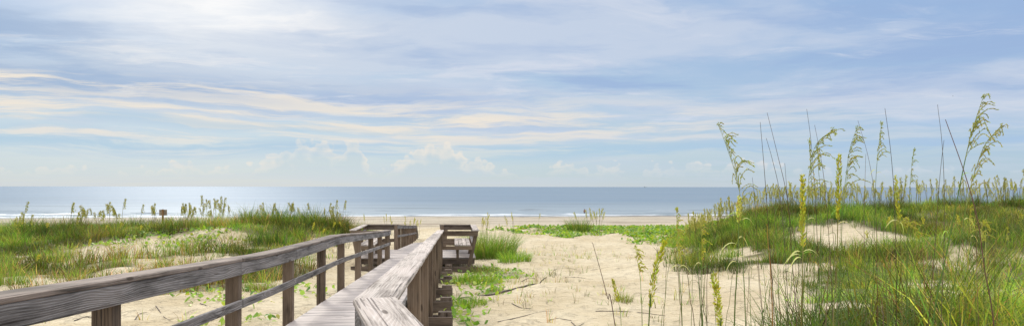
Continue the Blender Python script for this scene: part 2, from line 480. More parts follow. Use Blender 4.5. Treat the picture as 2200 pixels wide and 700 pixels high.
def sea_material():
    mat, nt, out = material('sea water')
    pos = nt.new('ShaderNodeNewGeometry').outputs['Position']
    sx, sy, sz = nt.sep(pos)
    sh = nt.attr('shore').outputs['Fac']
    far = nt.ramp(sh, 0, 160)
    # wind patches run along the coast
    pat = nt.noise(nt.xyz(nt.m('MULTIPLY', sx, 0.004), nt.m('MULTIPLY', sy, 0.02), 0.0), 1.0, 5, 0.6)
    c = nt.mix(far, (0.215, 0.262, 0.285), (0.118, 0.178, 0.235))
    c = nt.mix(nt.m('MULTIPLY', nt.ramp(pat, 0.4, 0.7), 0.5), c, (0.17, 0.222, 0.265))
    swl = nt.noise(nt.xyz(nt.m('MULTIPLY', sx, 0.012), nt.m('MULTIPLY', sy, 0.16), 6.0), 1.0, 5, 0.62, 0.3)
    trough_shade = nt.m('MULTIPLY', nt.ramp(swl, 0.52, 0.64), nt.ramp(sh, 420, 20, 0.3, 0.9))  # shaded sides of the swell, painted into the water colour as noise bands
    c = nt.mix(trough_shade, c, (0.085, 0.115, 0.125))
    fv = nt.xyz(nt.m('MULTIPLY', sx, 0.12), nt.m('MULTIPLY', sy, 0.55), 0.0)
    fn = nt.noise(fv, 1.0, 6, 0.65, 0.5)
    foam_edge = nt.m('MULTIPLY', nt.ramp(nt.m('ADD', sh, nt.m('MULTIPLY', nt.m('SUBTRACT', nt.noise(nt.xyz(nt.m('MULTIPLY', sx, 0.05), nt.m('MULTIPLY', sy, 0.05), 3.0), 1.0, 4, 0.6), 0.5), 16.0)), 6.0, 0.5), nt.ramp(fn, 0.44, 0.57))
    zf = nt.attr('crest').outputs['Fac']
    foam_br = nt.m('MULTIPLY', nt.ramp(zf, 0.25, 0.7), nt.ramp(fn, 0.44, 0.56))
    slop = nt.m('MULTIPLY', nt.m('MULTIPLY', nt.ramp(sh, 26, 4), nt.ramp(fn, 0.55, 0.68)), 0.7)
    foam = nt.m('MAXIMUM', nt.m('MAXIMUM', foam_edge, foam_br), slop)
    c = nt.mix(foam, c, (0.80, 0.82, 0.82))
    w1 = nt.noise(nt.scale(pos, (0.10, 0.42, 1)), 1.0, 6, 0.6, 0.3)
    w2 = nt.noise(nt.scale(pos, (0.6, 2.0, 1)), 1.0, 4, 0.6)
    nrm = bump(nt, nt.m('ADD', w1, nt.m('MULTIPLY', w2, 0.25)), 0.55, 0.9)
    df = nt.new('ShaderNodeBsdfDiffuse'); nt.put(df.inputs[0], c); nt.put(df.inputs['Normal'], nrm)
    gl = nt.new('ShaderNodeBsdfGlossy'); gl.inputs['Roughness'].default_value = 0.5; nt.put(gl.inputs['Normal'], nrm)
    gl.inputs[0].default_value = (.70, .74, .80, 1)
    mx = nt.new('ShaderNodeMixShader')
    nt.put(mx.inputs[0], nt.mix(foam, (0.17,) * 3, (0.05,) * 3))
    nt.l.new(df.outputs[0], mx.inputs[1]); nt.l.new(gl.outputs[0], mx.inputs[2])
    nt.l.new(mx.outputs[0], out.inputs[0])
    return mat
ys = np.concatenate([geo_axis(112, 180, 0.30, 1.0, 0.30), geo_axis(181, 45000, 1.0, 1.12, 9000)])
xs_ = np.concatenate([geo_axis(0.0, 140, 1.1, 1.0, 1.1), geo_axis(142, 45000, 4, 1.25, 12000)])
xs = np.concatenate([-xs_[:0:-1], xs_])
me, SX, SY, SZ = grid_mesh('sea', xs, ys, sea_height)
a = me.attributes.new('shore', 'FLOAT', 'POINT'); a.data.foreach_set('value', (shore(SX, SY) - 131).astype(np.float32))
s_ = shore(SX, SY) - 131.0
# foam rides on the landward face of each breaking crest
cr = np.zeros_like(SX)
for s0, ph, f in ((7.0, 3.1, 0.021), (16.0, 9.7, 0.017)):
    c0 = s0 + 3.0 * (fbm(SX * 0.02 + ph, SX * 0 + ph, 2) - 0.5) * 2
    am = sstep(fbm(SX * f + ph * 7, SX * 0 + ph, 3), 0.40, 0.54)
    cr = np.maximum(cr, am * np.exp(-((s_ - c0 + 2.2) / 1.5) ** 2))
a = me.attributes.new('crest', 'FLOAT', 'POINT'); a.data.foreach_set('value', cr.astype(np.float32))
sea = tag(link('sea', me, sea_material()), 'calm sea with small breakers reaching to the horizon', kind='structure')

# ------------------------------------------------------------------ wood
def wood_material(name, dark, mid, light, ringk=1.0, tint=None, bmp=0.5, spec=0.25, rough=0.75):
    mat, nt, out = material(name)
    uv = nt.new('ShaderNodeUVMap'); uv.uv_map = 'UVMap'
    u, v, _ = nt.sep(uv.outputs[0])
    at_ = nt.attr('brd')
    r, g, b = nt.sep(at_.outputs['Vector'])
    U = nt.m('ADD', u, nt.m('MULTIPLY', r, 37.0))
    V = nt.m('ADD', v, nt.m('MULTIPLY', g, 3.0))
    P = nt.xyz(U, V, nt.m('MULTIPLY', b, 9.0))
    warp = nt.noise(nt.scale(P, (0.55, 6.0, 1)), 1.0, 3, 0.5)
    vor = nt.new('ShaderNodeTexVoronoi'); vor.feature = 'F1'; vor.voronoi_dimensions = '2D'
    nt.put(vor.inputs['Vector'], nt.scale(P, (1.35, 5.0, 1)))
    vor.inputs['Scale'].default_value = 1.0
    kd = vor.outputs['Distance']
    kr, kg, kb = nt.sep(vor.outputs['Color'])
    sel = nt.ramp(kr, 0.62, 0.66)
    knot = nt.m('MULTIPLY', nt.ramp(kd, 0.10, 0.05), sel)
    near = nt.m('MULTIPLY', nt.ramp(kd, 0.55, 0.08), nt.m('ADD', 0.3, nt.m('MULTIPLY', sel, 0.7)))
    fld = nt.m('ADD', nt.m('MULTIPLY', V, 52.0), nt.m('MULTIPLY', warp, 5.0))
    fld = nt.m('ADD', fld, nt.m('MULTIPLY', near, 3.4))
    ring = nt.m('ADD', nt.m('MULTIPLY', nt.m('SINE', nt.m('MULTIPLY', fld, 6.2832)), 0.5), 0.5)
    ring = nt.m('POWER', ring, 1.6)
    fib = nt.noise(nt.scale(P, (4.0, 200.0, 1)), 1.0, 3, 0.65)
    fib2 = nt.noise(nt.scale(P, (1.6, 60.0, 1)), 1.0, 4, 0.6)
    blot = nt.noise(nt.scale(P, (1.3, 5.0, 1)), 1.0, 4, 0.6)
    fac = nt.m('ADD', nt.m('MULTIPLY', nt.m('MULTIPLY', ring, nt.ramp(blot, 0.35, 0.65, 0.35, 1.0)), 0.17 * ringk), nt.m('ADD', nt.m('MULTIPLY', fib2, 0.60), nt.m('ADD', nt.m('MULTIPLY', fib, 0.26), nt.m('MULTIPLY', nt.m('SUBTRACT', blot, 0.5), 0.92))))
    col = nt.curve(fac, [(0.20, dark), (0.48, mid), (0.85, light)])
    # dark drying cracks along the grain
    crk = nt.noise(nt.scale(P, (0.8, 55.0, 1)), 1.0, 3, 0.55, 0.5)
    cm = nt.ramp(crk, 0.625, 0.665)
    col = nt.mix(nt.m('MULTIPLY', cm, 0.75), col, (0.025, 0.02, 0.016))
    col = nt.mix(nt.m('MULTIPLY', knot, 0.85), col, (0.045, 0.030, 0.020))
    val = nt.m('ADD', 0.76, nt.m('MULTIPLY', b, 0.5))
    col = nt.mix(1.0, col, nt.xyz(val, val, val), 'MULTIPLY')
    if tint:
        col = nt.mix(nt.m('MULTIPLY', nt.ramp(blot, 0.42, 0.7), 0.5), col, tint)
    h = nt.m('SUBTRACT', nt.m('ADD', nt.m('MULTIPLY', ring, 0.5), nt.m('MULTIPLY', fib2, 0.8)), nt.m('MULTIPLY', cm, 1.2))
    principled(nt, out, col, rough, spec, bump(nt, h, bmp, 0.006))
    return mat
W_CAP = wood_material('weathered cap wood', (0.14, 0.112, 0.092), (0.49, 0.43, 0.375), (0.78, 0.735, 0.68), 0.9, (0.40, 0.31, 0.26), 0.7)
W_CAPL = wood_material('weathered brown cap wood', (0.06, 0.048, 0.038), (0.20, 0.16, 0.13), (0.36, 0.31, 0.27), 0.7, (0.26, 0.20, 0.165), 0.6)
W_FACE = wood_material('weathered grey board', (0.034, 0.028, 0.024), (0.19, 0.175, 0.165), (0.46, 0.445, 0.44), 1.4, (0.15, 0.115, 0.09), 0.7)
W_POST = wood_material('weathered post wood', (0.06, 0.042, 0.028), (0.195, 0.14, 0.095), (0.32, 0.25, 0.18), 0.55, (0.16, 0.11, 0.07), 0.5)
W_DECK = wood_material('deck plank wood', (0.17, 0.14, 0.12), (0.44, 0.385, 0.35), (0.62, 0.585, 0.56), 0.4, (0.45, 0.37, 0.32), 0.5, 0.35, 0.55)
W_BEAM = wood_material('dark beam wood', (0.05, 0.036, 0.027), (0.16, 0.12, 0.09), (0.27, 0.215, 0.17), 0.6, None, 0.5)

NAIL = flat('rusty nail', (.05, .028, .018), .6)
class WB:
    """collects chamfered boards into one mesh with length-wise UVs"""
    def __init__(s):
        s.v = []; s.f = []; s.uv = []; s.r = []
    def sweep(s, pts, rights, ups, w, h, ch=0.006, jit=0.0, sub=1):
        P = [Vector(p) for p in pts]
        if sub > 1:
            P2, R2, U2 = [], [], []
            for i in range(len(P) - 1):
                for k in range(sub):
                    t = k / sub
                    P2.append(P[i].lerp(P[i + 1], t)); R2.append(rights[i].lerp(rights[i + 1], t)); U2.append(ups[i].lerp(ups[i + 1], t))
            P2.append(P[-1]); R2.append(rights[-1]); U2.append(ups[-1])
            P, rights, ups = P2, R2, U2
        a, b = w / 2, h / 2
        ch = min(ch, a * .45, b * .45)
        sec = [(-a + ch, -b), (a - ch, -b), (a, -b + ch), (a, b - ch), (a - ch, b), (-a + ch, b), (-a, b - ch), (-a, -b + ch)]
        per = [0]
        for i in range(8):
            p, q = sec[i], sec[(i + 1) % 8]
            per.append(per[-1] + math.hypot(p[0] - q[0], p[1] - q[1]))
        rnd = (random.random(), random.random(), random.random())
        base = len(s.v); L = 0; Ls = []
        js = [random.uniform(-1, 1) for _ in range(8)]
        for i, p in enumerate(P):
            if i: L += (p - P[i - 1]).length
            Ls.append(L)
            for k, (x, z) in enumerate(sec):
                if jit:
                    js[k] = js[k] * .6 + random.uniform(-1, 1) * .4
                    e = jit * js[k]
                else: e = 0
                s.v.append(p + rights[i] * (x * (1 + 2 * e)) + ups[i] * (z + e * h * .35))
        n = len(P)
        for i in range(n - 1):
            for k in range(8):
                k2 = (k + 1) % 8
                s.f.append((base + i * 8 + k, base + i * 8 + k2, base + (i + 1) * 8 + k2, base + (i + 1) * 8 + k))
                s.uv += [(Ls[i], per[k]), (Ls[i], per[k + 1]), (Ls[i + 1], per[k + 1]), (Ls[i + 1], per[k])]
                s.r += [rnd] * 4
        for e, order in ((0, range(7, -1, -1)), (n - 1, range(8))):
            s.f.append(tuple(base + e * 8 + k for k in order))
            s.uv += [(Ls[e] + sec[k][1] * .3, sec[k][0] * 2) for k in order]
            s.r += [rnd] * 8
    def bar(s, p, q, right, w, h, ch=0.006, jit=0.0, sub=1, up=None):
        p, q = Vector(p), Vector(q)
        d = (q - p).normalized()
        right = Vector(right); right = (right - d * right.dot(d)).normalized()
        up = up or right.cross(d).normalized()
        s.sweep([p, q], [right, right], [up, up], w, h, ch, jit, sub)
    def build(s, name, mat, parent=None):
        me = bpy.data.meshes.new(name)
        me.from_pydata([tuple(v) for v in s.v], [], s.f)
        uvl = me.uv_layers.new(name='UVMap')
        uvl.data.foreach_set('uv', np.array(s.uv, np.float32).ravel())
        ca = me.attributes.new('brd', 'FLOAT_VECTOR', 'CORNER')
        ca.data.foreach_set('vector', np.array(s.r, np.float32).ravel())
        me.update()
        return link(name, me, mat, parent)

# ------------------------------------------------------------------ boardwalk
HX = -0.0855                                        # the walk heads slightly left
def deck_z(Y):
    return EYE - float(np.interp(Y, [-8, 0, 3.9, 25.8, 29.5, 45.0], [1.50, 1.497, 1.671, 2.65, 2.65, 3.55]))
def hump(Y):
    return float(np.interp(Y, [1, 3.6, 5, 9, 12, 14.3, 18, 24], [.06, .048, .028, 0, .05, .10, .06, 0]))
RAIL = 1.05
def wx(Y, off): return HX * Y + off
UP = Vector((0, 0, 1))
LAT = Vector((1, -HX, 0)).normalized()               # across the walk
walk = empty('boardwalk', (wx(12, -1.4), 12, 0))
tag(walk, 'weathered grey timber boardwalk with railings and two bench bays running down to the beach', 'boardwalk')
WALK_INV = Matrix.Translation(-walk.location)
def adopt(o, parent):
    o.parent = parent
    o.matrix_parent_inverse = Matrix.Translation(-parent.matrix_world.translation)
    return o
bpy.context.view_layer.update()
def part(wb, name, mat, parent=walk):
    o = wb.build(name, mat)
    o.parent = parent
    # vertices are in world coordinates: cancel the boardwalk's own offset
    if parent is walk:
        o.matrix_parent_inverse = WALK_INV.copy()
    return o

def right_x(Y):           # inner edge of the right railing (platform widens near the camera)
    return wx(Y, -0.50) if Y >= 3.9 else -0.833 + 0.32 * (3.9 - Y)

# deck planks
wb = WB()
Y = -1.6
while Y < 45.0:
    wdt = 0.138
    pit = wdt + 0.011
    zc = deck_z(Y + wdt / 2) - 0.019
    x0 = wx(Y, -2.322) + random.uniform(-.006, .006)
    x1 = right_x(Y) + 0.01 + random.uniform(-.006, .006)
    if 25.85 < Y < 29.35:
        x0 = wx(Y, -3.62); x1 = wx(Y, 0.84)
    sl = (deck_z(Y + wdt) - deck_z(Y)) / wdt
    fwd = Vector((HX, 1, sl)).normalized()
    p = Vector((x0, Y + wdt / 2 - HX * -1 * 0, zc)); 
    q = Vector((x1, Y + wdt / 2 - HX * (x1 - x0), zc + random.uniform(-.002, .002)))
    q.y = Y + wdt / 2 - (x1 - x0) * HX * -1 * -1
    d = (q - p).normalized()
    up = Vector((0, 0, 1))
    rt = d.cross(up) * -1
    wb.sweep([p, q], [rt, rt], [up, up], wdt, 0.038, 0.004)
    Y += pit
deck = part(wb, 'deck', W_DECK)
# stairs down to the sand
wb = WB()
NST = 6
for i in range(NST):
    yy = 45.1 + i * 0.36
    zz = deck_z(45) - (i + 1) * 0.165
    wb.bar((wx(yy, -2.3), yy, zz), (wx(yy, -0.52), yy, zz), (0, 1, 0), 0.30, 0.038, 0.004)
for off in (-2.28, -0.54):
    wb.bar((wx(45, off), 45.0, deck_z(45) - .16), (wx(47.3, off), 47.3, deck_z(45) - 1.2), LAT, 0.04, 0.24)
part(wb, 'stairs', W_DECK)
# stringers under the deck edges
for off in (-2.30, -0.512):
    wb = WB()
    for (a, b) in ((-1.5, 3.9), (3.9, 14), (14, 25.8), (25.8, 29.5), (29.5, 45)):
        if off > -1 and a < 0:
            pa = Vector((right_x(a) - .02, a, deck_z(a) - .15)); pb = Vector((right_x(b) - .02, b, deck_z(b) - .15))
            wb.bar(pa, pb, LAT, 0.04, 0.22)
            continue
        wb.bar((wx(a, off), a, deck_z(a) - .155), (wx(b, off), b, deck_z(b) - .155), LAT, 0.04, 0.22)
    part(wb, 'stringer', W_BEAM)

POST_Y = [4.83, 7.6, 10.2, 12.7, 15.0, 17.7, 20.5, 23.1, 25.45]
# beams on piles at every bent, their ends standing out beside the walk
for Yb in POST_Y[1:] + [29.3, 33.0, 36.5, 40.0, 43.5]:
    wb = WB()
    z0 = deck_z(Yb) - 0.04
    o1 = 0.0 if Yb < 25.8 else -0.30
    for dy in (-0.10, 0.10):
        wb.bar((wx(Yb, -2.75), Yb + dy, z0 - .37), (wx(Yb, o1), Yb + dy, z0 - .37), (0, 1, 0), 0.05, 0.26, 0.006)
    bm = part(wb, 'support_beam', W_BEAM)
    for off in (-2.56, -0.13 if Yb < 25.8 else -0.42):
        wp = WB()
        gz = h1(wx(Yb, off), Yb) - 0.4
        wp.bar((wx(Yb, off), Yb, gz), (wx(Yb, off), Yb, z0 - .16), (1, 0, 0), 0.24 if off > -1 else 0.145, 0.145, 0.012)
        part(wp, 'pile', W_BEAM, bm).matrix_parent_inverse = WALK_INV.copy() if False else Matrix.Identity(4)

def rail_z(Y, left): return deck_z(Y) + RAIL + (hump(Y) if left else 0)
def cap_board(wb, stations, w, th, sub=6, jit=0.02, ch=0.008):
    """stations: list of points on the cap's centre line; mitred at inner points"""
    n = len(stations); rights = []; ups = []
    for i in range(n):
        d0 = (stations[i] - stations[i - 1]).normalized() if i else None
        d1 = (stations[i + 1] - stations[i]).normalized() if i < n - 1 else None
        if d0 is None: d0 = d1
        if d1 is None: d1 = d0
        r0 = d0.cross(UP).normalized(); r1 = d1.cross(UP).normalized()
        r = (r0 + r1).normalized()
        rights.append(r / max(0.3, r.dot(r0)))
        ups.append(UP.copy())
    wb.sweep(stations, rights, ups, w, th, ch, jit, sub)

# ---- left railing
def make_left_rail():
    rl = empty('railing', walk.location)
    rl.parent = walk; rl.matrix_parent_inverse = WALK_INV.copy()
    inv = WALK_INV
    def sub(wb, name, mat):
        o = wb.build(name, mat); o.parent = rl; o.matrix_parent_inverse = Matrix.Translation(-walk.location); return o
    off = -2.385
    brk = [-1.6, 2.4, 7.55, 10.25, 14.3, 17.7, 21.6, 25.95]
    wb = WB()
    for a, b in zip(brk[:-1], brk[1:]):
        n = max(2, int((b - a) / .9))
        st = []
        for i in range(n + 1):
            yy = a + (b - a) * i / n + (0.003 if i == 0 else -0.003 if i == n else 0)
            st.append(Vector((wx(yy, off) + random.uniform(-.006, .006), yy, rail_z(yy, True) - .019 + random.uniform(-.003, .003))))
        cap_board(wb, st, 0.235, 0.038, 4, 0.02)
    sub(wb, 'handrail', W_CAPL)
    brk2 = [-1.6, 1.7, 7.55, 10.2, 15.0, 20.5, 25.9]
    wb = WB()
    for a, b in zip(brk2[:-1], brk2[1:]):
        n = max(2, int((b - a) / .9))
        st = [Vector((wx(y, -2.298), y, rail_z(y, True) - .038 - .003 - .070)) for y in [a + .004 + (b - a - .008) * i / n for i in range(n + 1)]]
        wb.sweep(st, [LAT] * len(st), [UP] * len(st), 0.040, 0.140, 0.005, 0.015, 3)
    sub(wb, 'rail_board', W_FACE)
    brk3 = [-1.6, 2.5, 7.6, 10.2, 12.7, 17.7, 20.5, 25.5]
    wb = WB()
    for a, b in zip(brk3[:-1], brk3[1:]):
        n = max(2, int((b - a) / .9))
        st = [Vector((wx(y, -2.298) + random.uniform(-.004, .004), y, deck_z(y) + .555 + .6 * hump(y))) for y in [a + .004 + (b - a - .008) * i / n for i in range(n + 1)]]
        wb.sweep(st, [LAT] * len(st), [UP] * len(st), 0.038, 0.089, 0.005, 0.01, 2)
    sub(wb, 'lower_rail', W_FACE)
    for y in [2.3] + POST_Y:
        wb = WB()
        lean = random.uniform(-.012, .012)
        gz = h1(wx(y, off), y) - .3
        wb.bar((wx(y, off - .006) , y, gz), (wx(y, off - .006) + lean, y + lean, rail_z(y, True) - .039), LAT, 0.14, 0.14, 0.010, 0.0, 1)
        sub(wb, 'post', W_POST)
    return rl
rail_l = make_left_rail()
rail_l['label'] = 'long railing on the left side, greyest boards'

def make_right_rail():
    rl = empty('railing', walk.location)
    rl.parent = walk; rl.matrix_parent_inverse = WALK_INV.copy()
    def sub(wb, name, mat):
        o = wb.build(name, mat); o.parent = rl; o.matrix_parent_inverse = Matrix.Translation(-walk.location); return o
    off = -0.43
    zt = lambda y: rail_z(y, False) - .019
    wb = WB()
    near = Vector((wx(3.9, off) + .32 * 5.1, -1.2, EYE - .62 + .0))
    kink = Vector((wx(3.9, off), 3.9, EYE - .62 - .019))
    near.z = kink.z
    def half(p, q, lo, hi, n, bis):
        pass
    # two cap boards meeting in a mitre
    d_n = (kink - near).normalized()
    d_f = Vector((HX, 1, -.0447)).normalized()
    r_n = d_n.cross(UP).normalized(); r_f = d_f.cross(UP).normalized()
    rb = (r_n + r_f).normalized(); rb = rb / rb.dot(r_n)
    n = 7
    pts = [near.lerp(kink, i / n) for i in range(n + 1)]; pts[-1] = kink - d_n * .002
    wb.sweep(pts, [r_n] * n + [rb], [UP] * (n + 1), 0.24, 0.042, 0.009, 0.012, 6)
    brk = [3.9, 8.9, 13.9, 19.8, 25.8]
    for k, (a, b) in enumerate(zip(brk[:-1], brk[1:])):
        n = 6
        st = []
        for i in range(n + 1):
            y = a + (b - a) * i / n + (.002 if i == 0 else -.002 if i == n else 0)
            st.append(Vector((wx(y, off) + (random.uniform(-.005, .005) if i and i < n else 0), y, zt(y))))
        rr = [r_f] * (n + 1)
        if k == 0: rr[0] = rb
        wb.sweep(st, rr, [UP] * (n + 1), 0.24, 0.042, 0.009, 0.014, 8)
    for (q, rv) in ((kink - d_n * .07, .085), (kink - d_n * .07, -.07), (kink + d_f * .07, .08), (kink + d_f * .07, -.08), (near.lerp(kink, .72), .07), (near.lerp(kink, .72), -.07)):
        c = q + r_n * rv + UP * .0205
        me = bpy.data.meshes.new('nail')
        k = 8
        v = [c + Vector((math.cos(6.283 * j / k) * .0045, math.sin(6.283 * j / k) * .0045, 0)) for j in range(k)]
        v += [p + Vector((0, 0, .0015)) for p in v]
        me.from_pydata([tuple(p) for p in v], [], [tuple(range(k, 2 * k))] + [(j, (j + 1) % k, (j + 1) % k + k, j + k) for j in range(k)])
        o = link('nail', me, NAIL); o.parent = rl; o.matrix_parent_inverse = Matrix.Translation(-walk.location)
    sub(wb, 'handrail', W_CAP)
    wb = WB()
    p = near - r_n * .09; q = kink - rb * .09
    dz = Vector((0, 0, -.024 - .07))
    wb.sweep([p + dz, q + dz], [r_n, rb], [UP, UP], 0.04, 0.14, 0.005, .01, 10)
    brk2 = [3.92, 10.2, 15.0, 20.5, 25.8]
    for a, b in zip(brk2[:-1], brk2[1:]):
        ys_ = [a + .004 + (b - a - .008) * i / 6 for i in range(7)]
        st = [Vector((wx(y, -.515), y, zt(y) - .024 - .07)) for y in ys_]
        wb.sweep(st, [LAT] * 7, [UP] * 7, 0.04, 0.14, 0.005, 0.01, 2)
    sub(wb, 'rail_board', W_FACE)
    wb = WB()
    for a, b in zip(brk2[:-1], brk2[1:]):
        ys_ = [a + .004 + (b - a - .008) * i / 6 for i in range(7)]
        st = [Vector((wx(y, -.515), y, deck_z(y) + .555)) for y in ys_]
        wb.sweep(st, [LAT] * 7, [UP] * 7, 0.04, 0.089, 0.005, 0.01, 2)
    sub(wb, 'lower_rail', W_FACE)
    for y in [2.0, 4.05] + POST_Y[1:]:
        x = wx(y, off + .010) if y > 3.9 else wx(3.9, off) + .32 * (3.9 - y) + .01
        wb = WB()
        gz = h1(x, y) - .3
        wb.bar((x, y, gz), (x + random.uniform(-.008, .008), y, rail_z(y, False) - .042), LAT, 0.14, 0.14, 0.010)
        sub(wb, 'post', W_POST)
    return rl
rail_r = make_right_rail()
rail_r['label'] = 'long railing on the right side, broad pale worn cap with a kink'

# railings beyond the bench bays, then down the stairs
def far_rail(off, inner):
    rl = empty('railing', walk.location)
    rl.parent = walk; rl.matrix_parent_inverse = WALK_INV.copy()
    def sub(wb, name, mat):
        o = wb.build(name, mat); o.parent = rl; o.matrix_parent_inverse = Matrix.Translation(-walk.location); return o
    prof = [(29.5, deck_z(29.5)), (34, deck_z(34)), (39, deck_z(39)), (44.9, deck_z(45) + .03), (47.4, deck_z(45) - .78)]
    st = [Vector((wx(y, off), y, z + RAIL - .019)) for y, z in prof]
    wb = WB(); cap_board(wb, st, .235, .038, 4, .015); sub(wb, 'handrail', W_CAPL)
    wb = WB()
    s2 = [Vector((wx(y, inner), y, z + RAIL - .112)) for y, z in prof]
    wb.sweep(s2, [LAT] * 5, [UP] * 5, .04, .14, .005, .01, 2)
    sub(wb, 'rail_board', W_FACE)
    wb = WB()
    s2 = [Vector((wx(y, inner), y, z + .555)) for y, z in prof]
    wb.sweep(s2, [LAT] * 5, [UP] * 5, .04, .09, .005, .01, 2)
    sub(wb, 'lower_rail', W_FACE)
    for y in (29.6, 31.6, 33.6, 35.6, 37.6, 39.6, 41.6, 43.4, 44.9, 46.2, 47.3):
        zt = float(np.interp(y, [p[0] for p in prof], [p[1] for p in prof])) + RAIL - .04
        wb = WB(); wb.bar((wx(y, off), y, h1(wx(y, off), y) - .3), (wx(y, off), y, zt), LAT, .13, .13, .01)
        sub(wb, 'post', W_POST)
    return rl
fl = far_rail(-2.40, -2.315); fl['label'] = 'far railing beyond the left bench, ending at the stairs'
fr = far_rail(-0.42, -0.505); fr['label'] = 'far railing beyond the right bench'

# bench bays
def bay(side):
    """side +1: right bay, -1: left bay (mirrored about the walk's centre line)"""
    mo = (lambda o: o) if side > 0 else (lambda o: -2.81 - o)
    y0, y1 = 25.85, 29.5
    zd = deck_z(27)
    b = empty('bench', walk.location)
    b.parent = walk; b.matrix_parent_inverse = WALK_INV.copy()
    b['label'] = 'built-in bench in the %s bay' % ('right' if side > 0 else 'left')
    def sub(wb, name, mat):
        o = wb.build(name, mat); o.parent = b; o.matrix_parent_inverse = Matrix.Translation(-walk.location); return o
    P = lambda o, y, z: Vector((wx(y, mo(o)), y, zd + z))
    wb = WB()
    for k in range(4):
        o = 0.16 + k * 0.152
        wb.bar(P(o, y0 + .12, .47), P(o, y1 - .10, .47), LAT, .138, .038, .006)
    sub(wb, 'seat', W_CAP)
    wb = WB()                                   # leaning backrest boards
    for zz, o in ((.62, .76), (.80, .815)):
        wb.bar(P(o, y0 + .06, zz), P(o, y1 - .05, zz), Vector((.30 * side, 0, 1)), .135, .036, .006)
    sub(wb, 'backrest', W_FACE)
    wb = WB()                                   # broad cap over the backrest
    wb.bar(P(.885, y0 - .03, RAIL - .019), P(.885, y1 + .03, RAIL - .019), LAT, .235, .038, .008, .01, 5)
    sub(wb, 'backrest_cap', W_CAP)
    for yy in (y0 + .10, (y0 + y1) / 2, y1 - .10):
        wb = WB()
        wb.bar(P(.60, yy, -.42), P(.90, yy, RAIL - .042), Vector((1, 0, 0)), .14, .09, .008)
        sub(wb, 'leg', W_POST)
        wb = WB()                               # short front leg below the seat
        wb.bar(P(.20, yy, .0), P(.20, yy, .36), Vector((1, 0, 0)), .09, .09, .008)
        sub(wb, 'leg', W_POST)
    for yy in (y0 - .03, (y0 + y1) / 2 + .1, y1 - .02):
        wb = WB()
        wb.bar(P(-.36, yy, .39), P(.74, yy, .39), Vector((0, 1, 0)), .04, .14, .005)
        sub(wb, 'seat_bearer', W_POST)
    for yy in (y0 - .05, y1 + .05):
        wb = WB()                               # end boards of the bay
        wb.bar(P(-.34, yy, RAIL - .125), P(.95, yy, RAIL - .125), Vector((0, 1, 0)), .04, .19, .006)
        sub(wb, 'end_board', W_POST if yy < 27 else W_BEAM)
    wb = WB()
    wb.bar(P(-.34, y1 + .05, RAIL - .012), P(.78, y1 + .05, RAIL - .012), Vector((0, 1, 0)), .15, .03, .006)
    sub(wb, 'end_cap', W_CAPL)
    for yy in (y0 - .06, y1 + .04):
        wb = WB()
        wb.bar(P(-.43, yy + .02, -.9), P(-.43, yy + .02, RAIL - .042), LAT, .14, .14, .01)
        sub(wb, 'post', W_POST)
    wb = WB()                                   # floor edge and the beam it rests on
    for yy, dz in ((y0 + .3, -.15), (y1 - .1, -.15)):
        wb.bar(P(-.48, yy, dz), P(.78, yy, dz), Vector((0, 1, 0)), .04, .2, .006)
    wb.bar(P(.78, y0 + .3, -.15), P(.78, y1 - .1, -.15), LAT, .04, .2, .006)
    sub(wb, 'floor_joist', W_BEAM)
    for yy in (y0 - .04, y1 - .2):
        wb = WB()
        wb.bar(P(-.36, yy, -.43), P(.94, yy, -.43), Vector((0, 1, 0)), .06, .27, .008)
        sub(wb, 'bay_beam', W_BEAM)
        wb = WB()
        gz = h1(wx(yy, mo(.72)), yy) - .4 - zd
        wb.bar(P(.70, yy + .13, gz), P(.70, yy + .13, -.25), LAT, .145, .145, .01)
        sub(wb, 'pile', W_BEAM)
    return b
bay(1); bay(-1)

# ------------------------------------------------------------------ plant materials
def leaf_material(name, rough=0.55, trans=0.45, attr='col', gain=1.0):
    mat, nt, out = material(name)
    c = nt.attr(attr).outputs['Color']
    if gain != 1.0:
        c = nt.mix(1.0, c, (gain,) * 3, 'MULTIPLY')
    p = nt.new('ShaderNodeBsdfPrincipled')
    nt.put(p.inputs['Base Color'], c)
    p.inputs['Roughness'].default_value = rough
    p.inputs['Specular IOR Level'].default_value = 0.3
    tr = nt.new('ShaderNodeBsdfTranslucent')
    nt.put(tr.inputs[0], nt.mix(1.0, c, (2.1, 2.0, 0.75), 'MULTIPLY'))
    mx = nt.new('ShaderNodeMixShader')
    mx.inputs[0].default_value = trans
    nt.l.new(p.outputs[0], mx.inputs[1]); nt.l.new(tr.outputs[0], mx.inputs[2])
    nt.l.new(mx.outputs[0], out.inputs[0])
    return mat
M_GRASS = leaf_material('grass blades', 0.5, 0.45)
M_OAT = leaf_material('sea oats', 0.6, 0.4)
M_VINE = leaf_material('vine leaves', 0.4, 0.35)

def col_mesh(name, co, loops, sizes, cols, smooth=True):
    me = raw_mesh(name, co, loops, sizes, smooth)
    a = me.color_attributes.new('col', 'FLOAT_COLOR', 'POINT')
    c = np.ones((len(co), 4), np.float32); c[:, :3] = cols
    a.data.foreach_set('color', c.ravel())
    return me

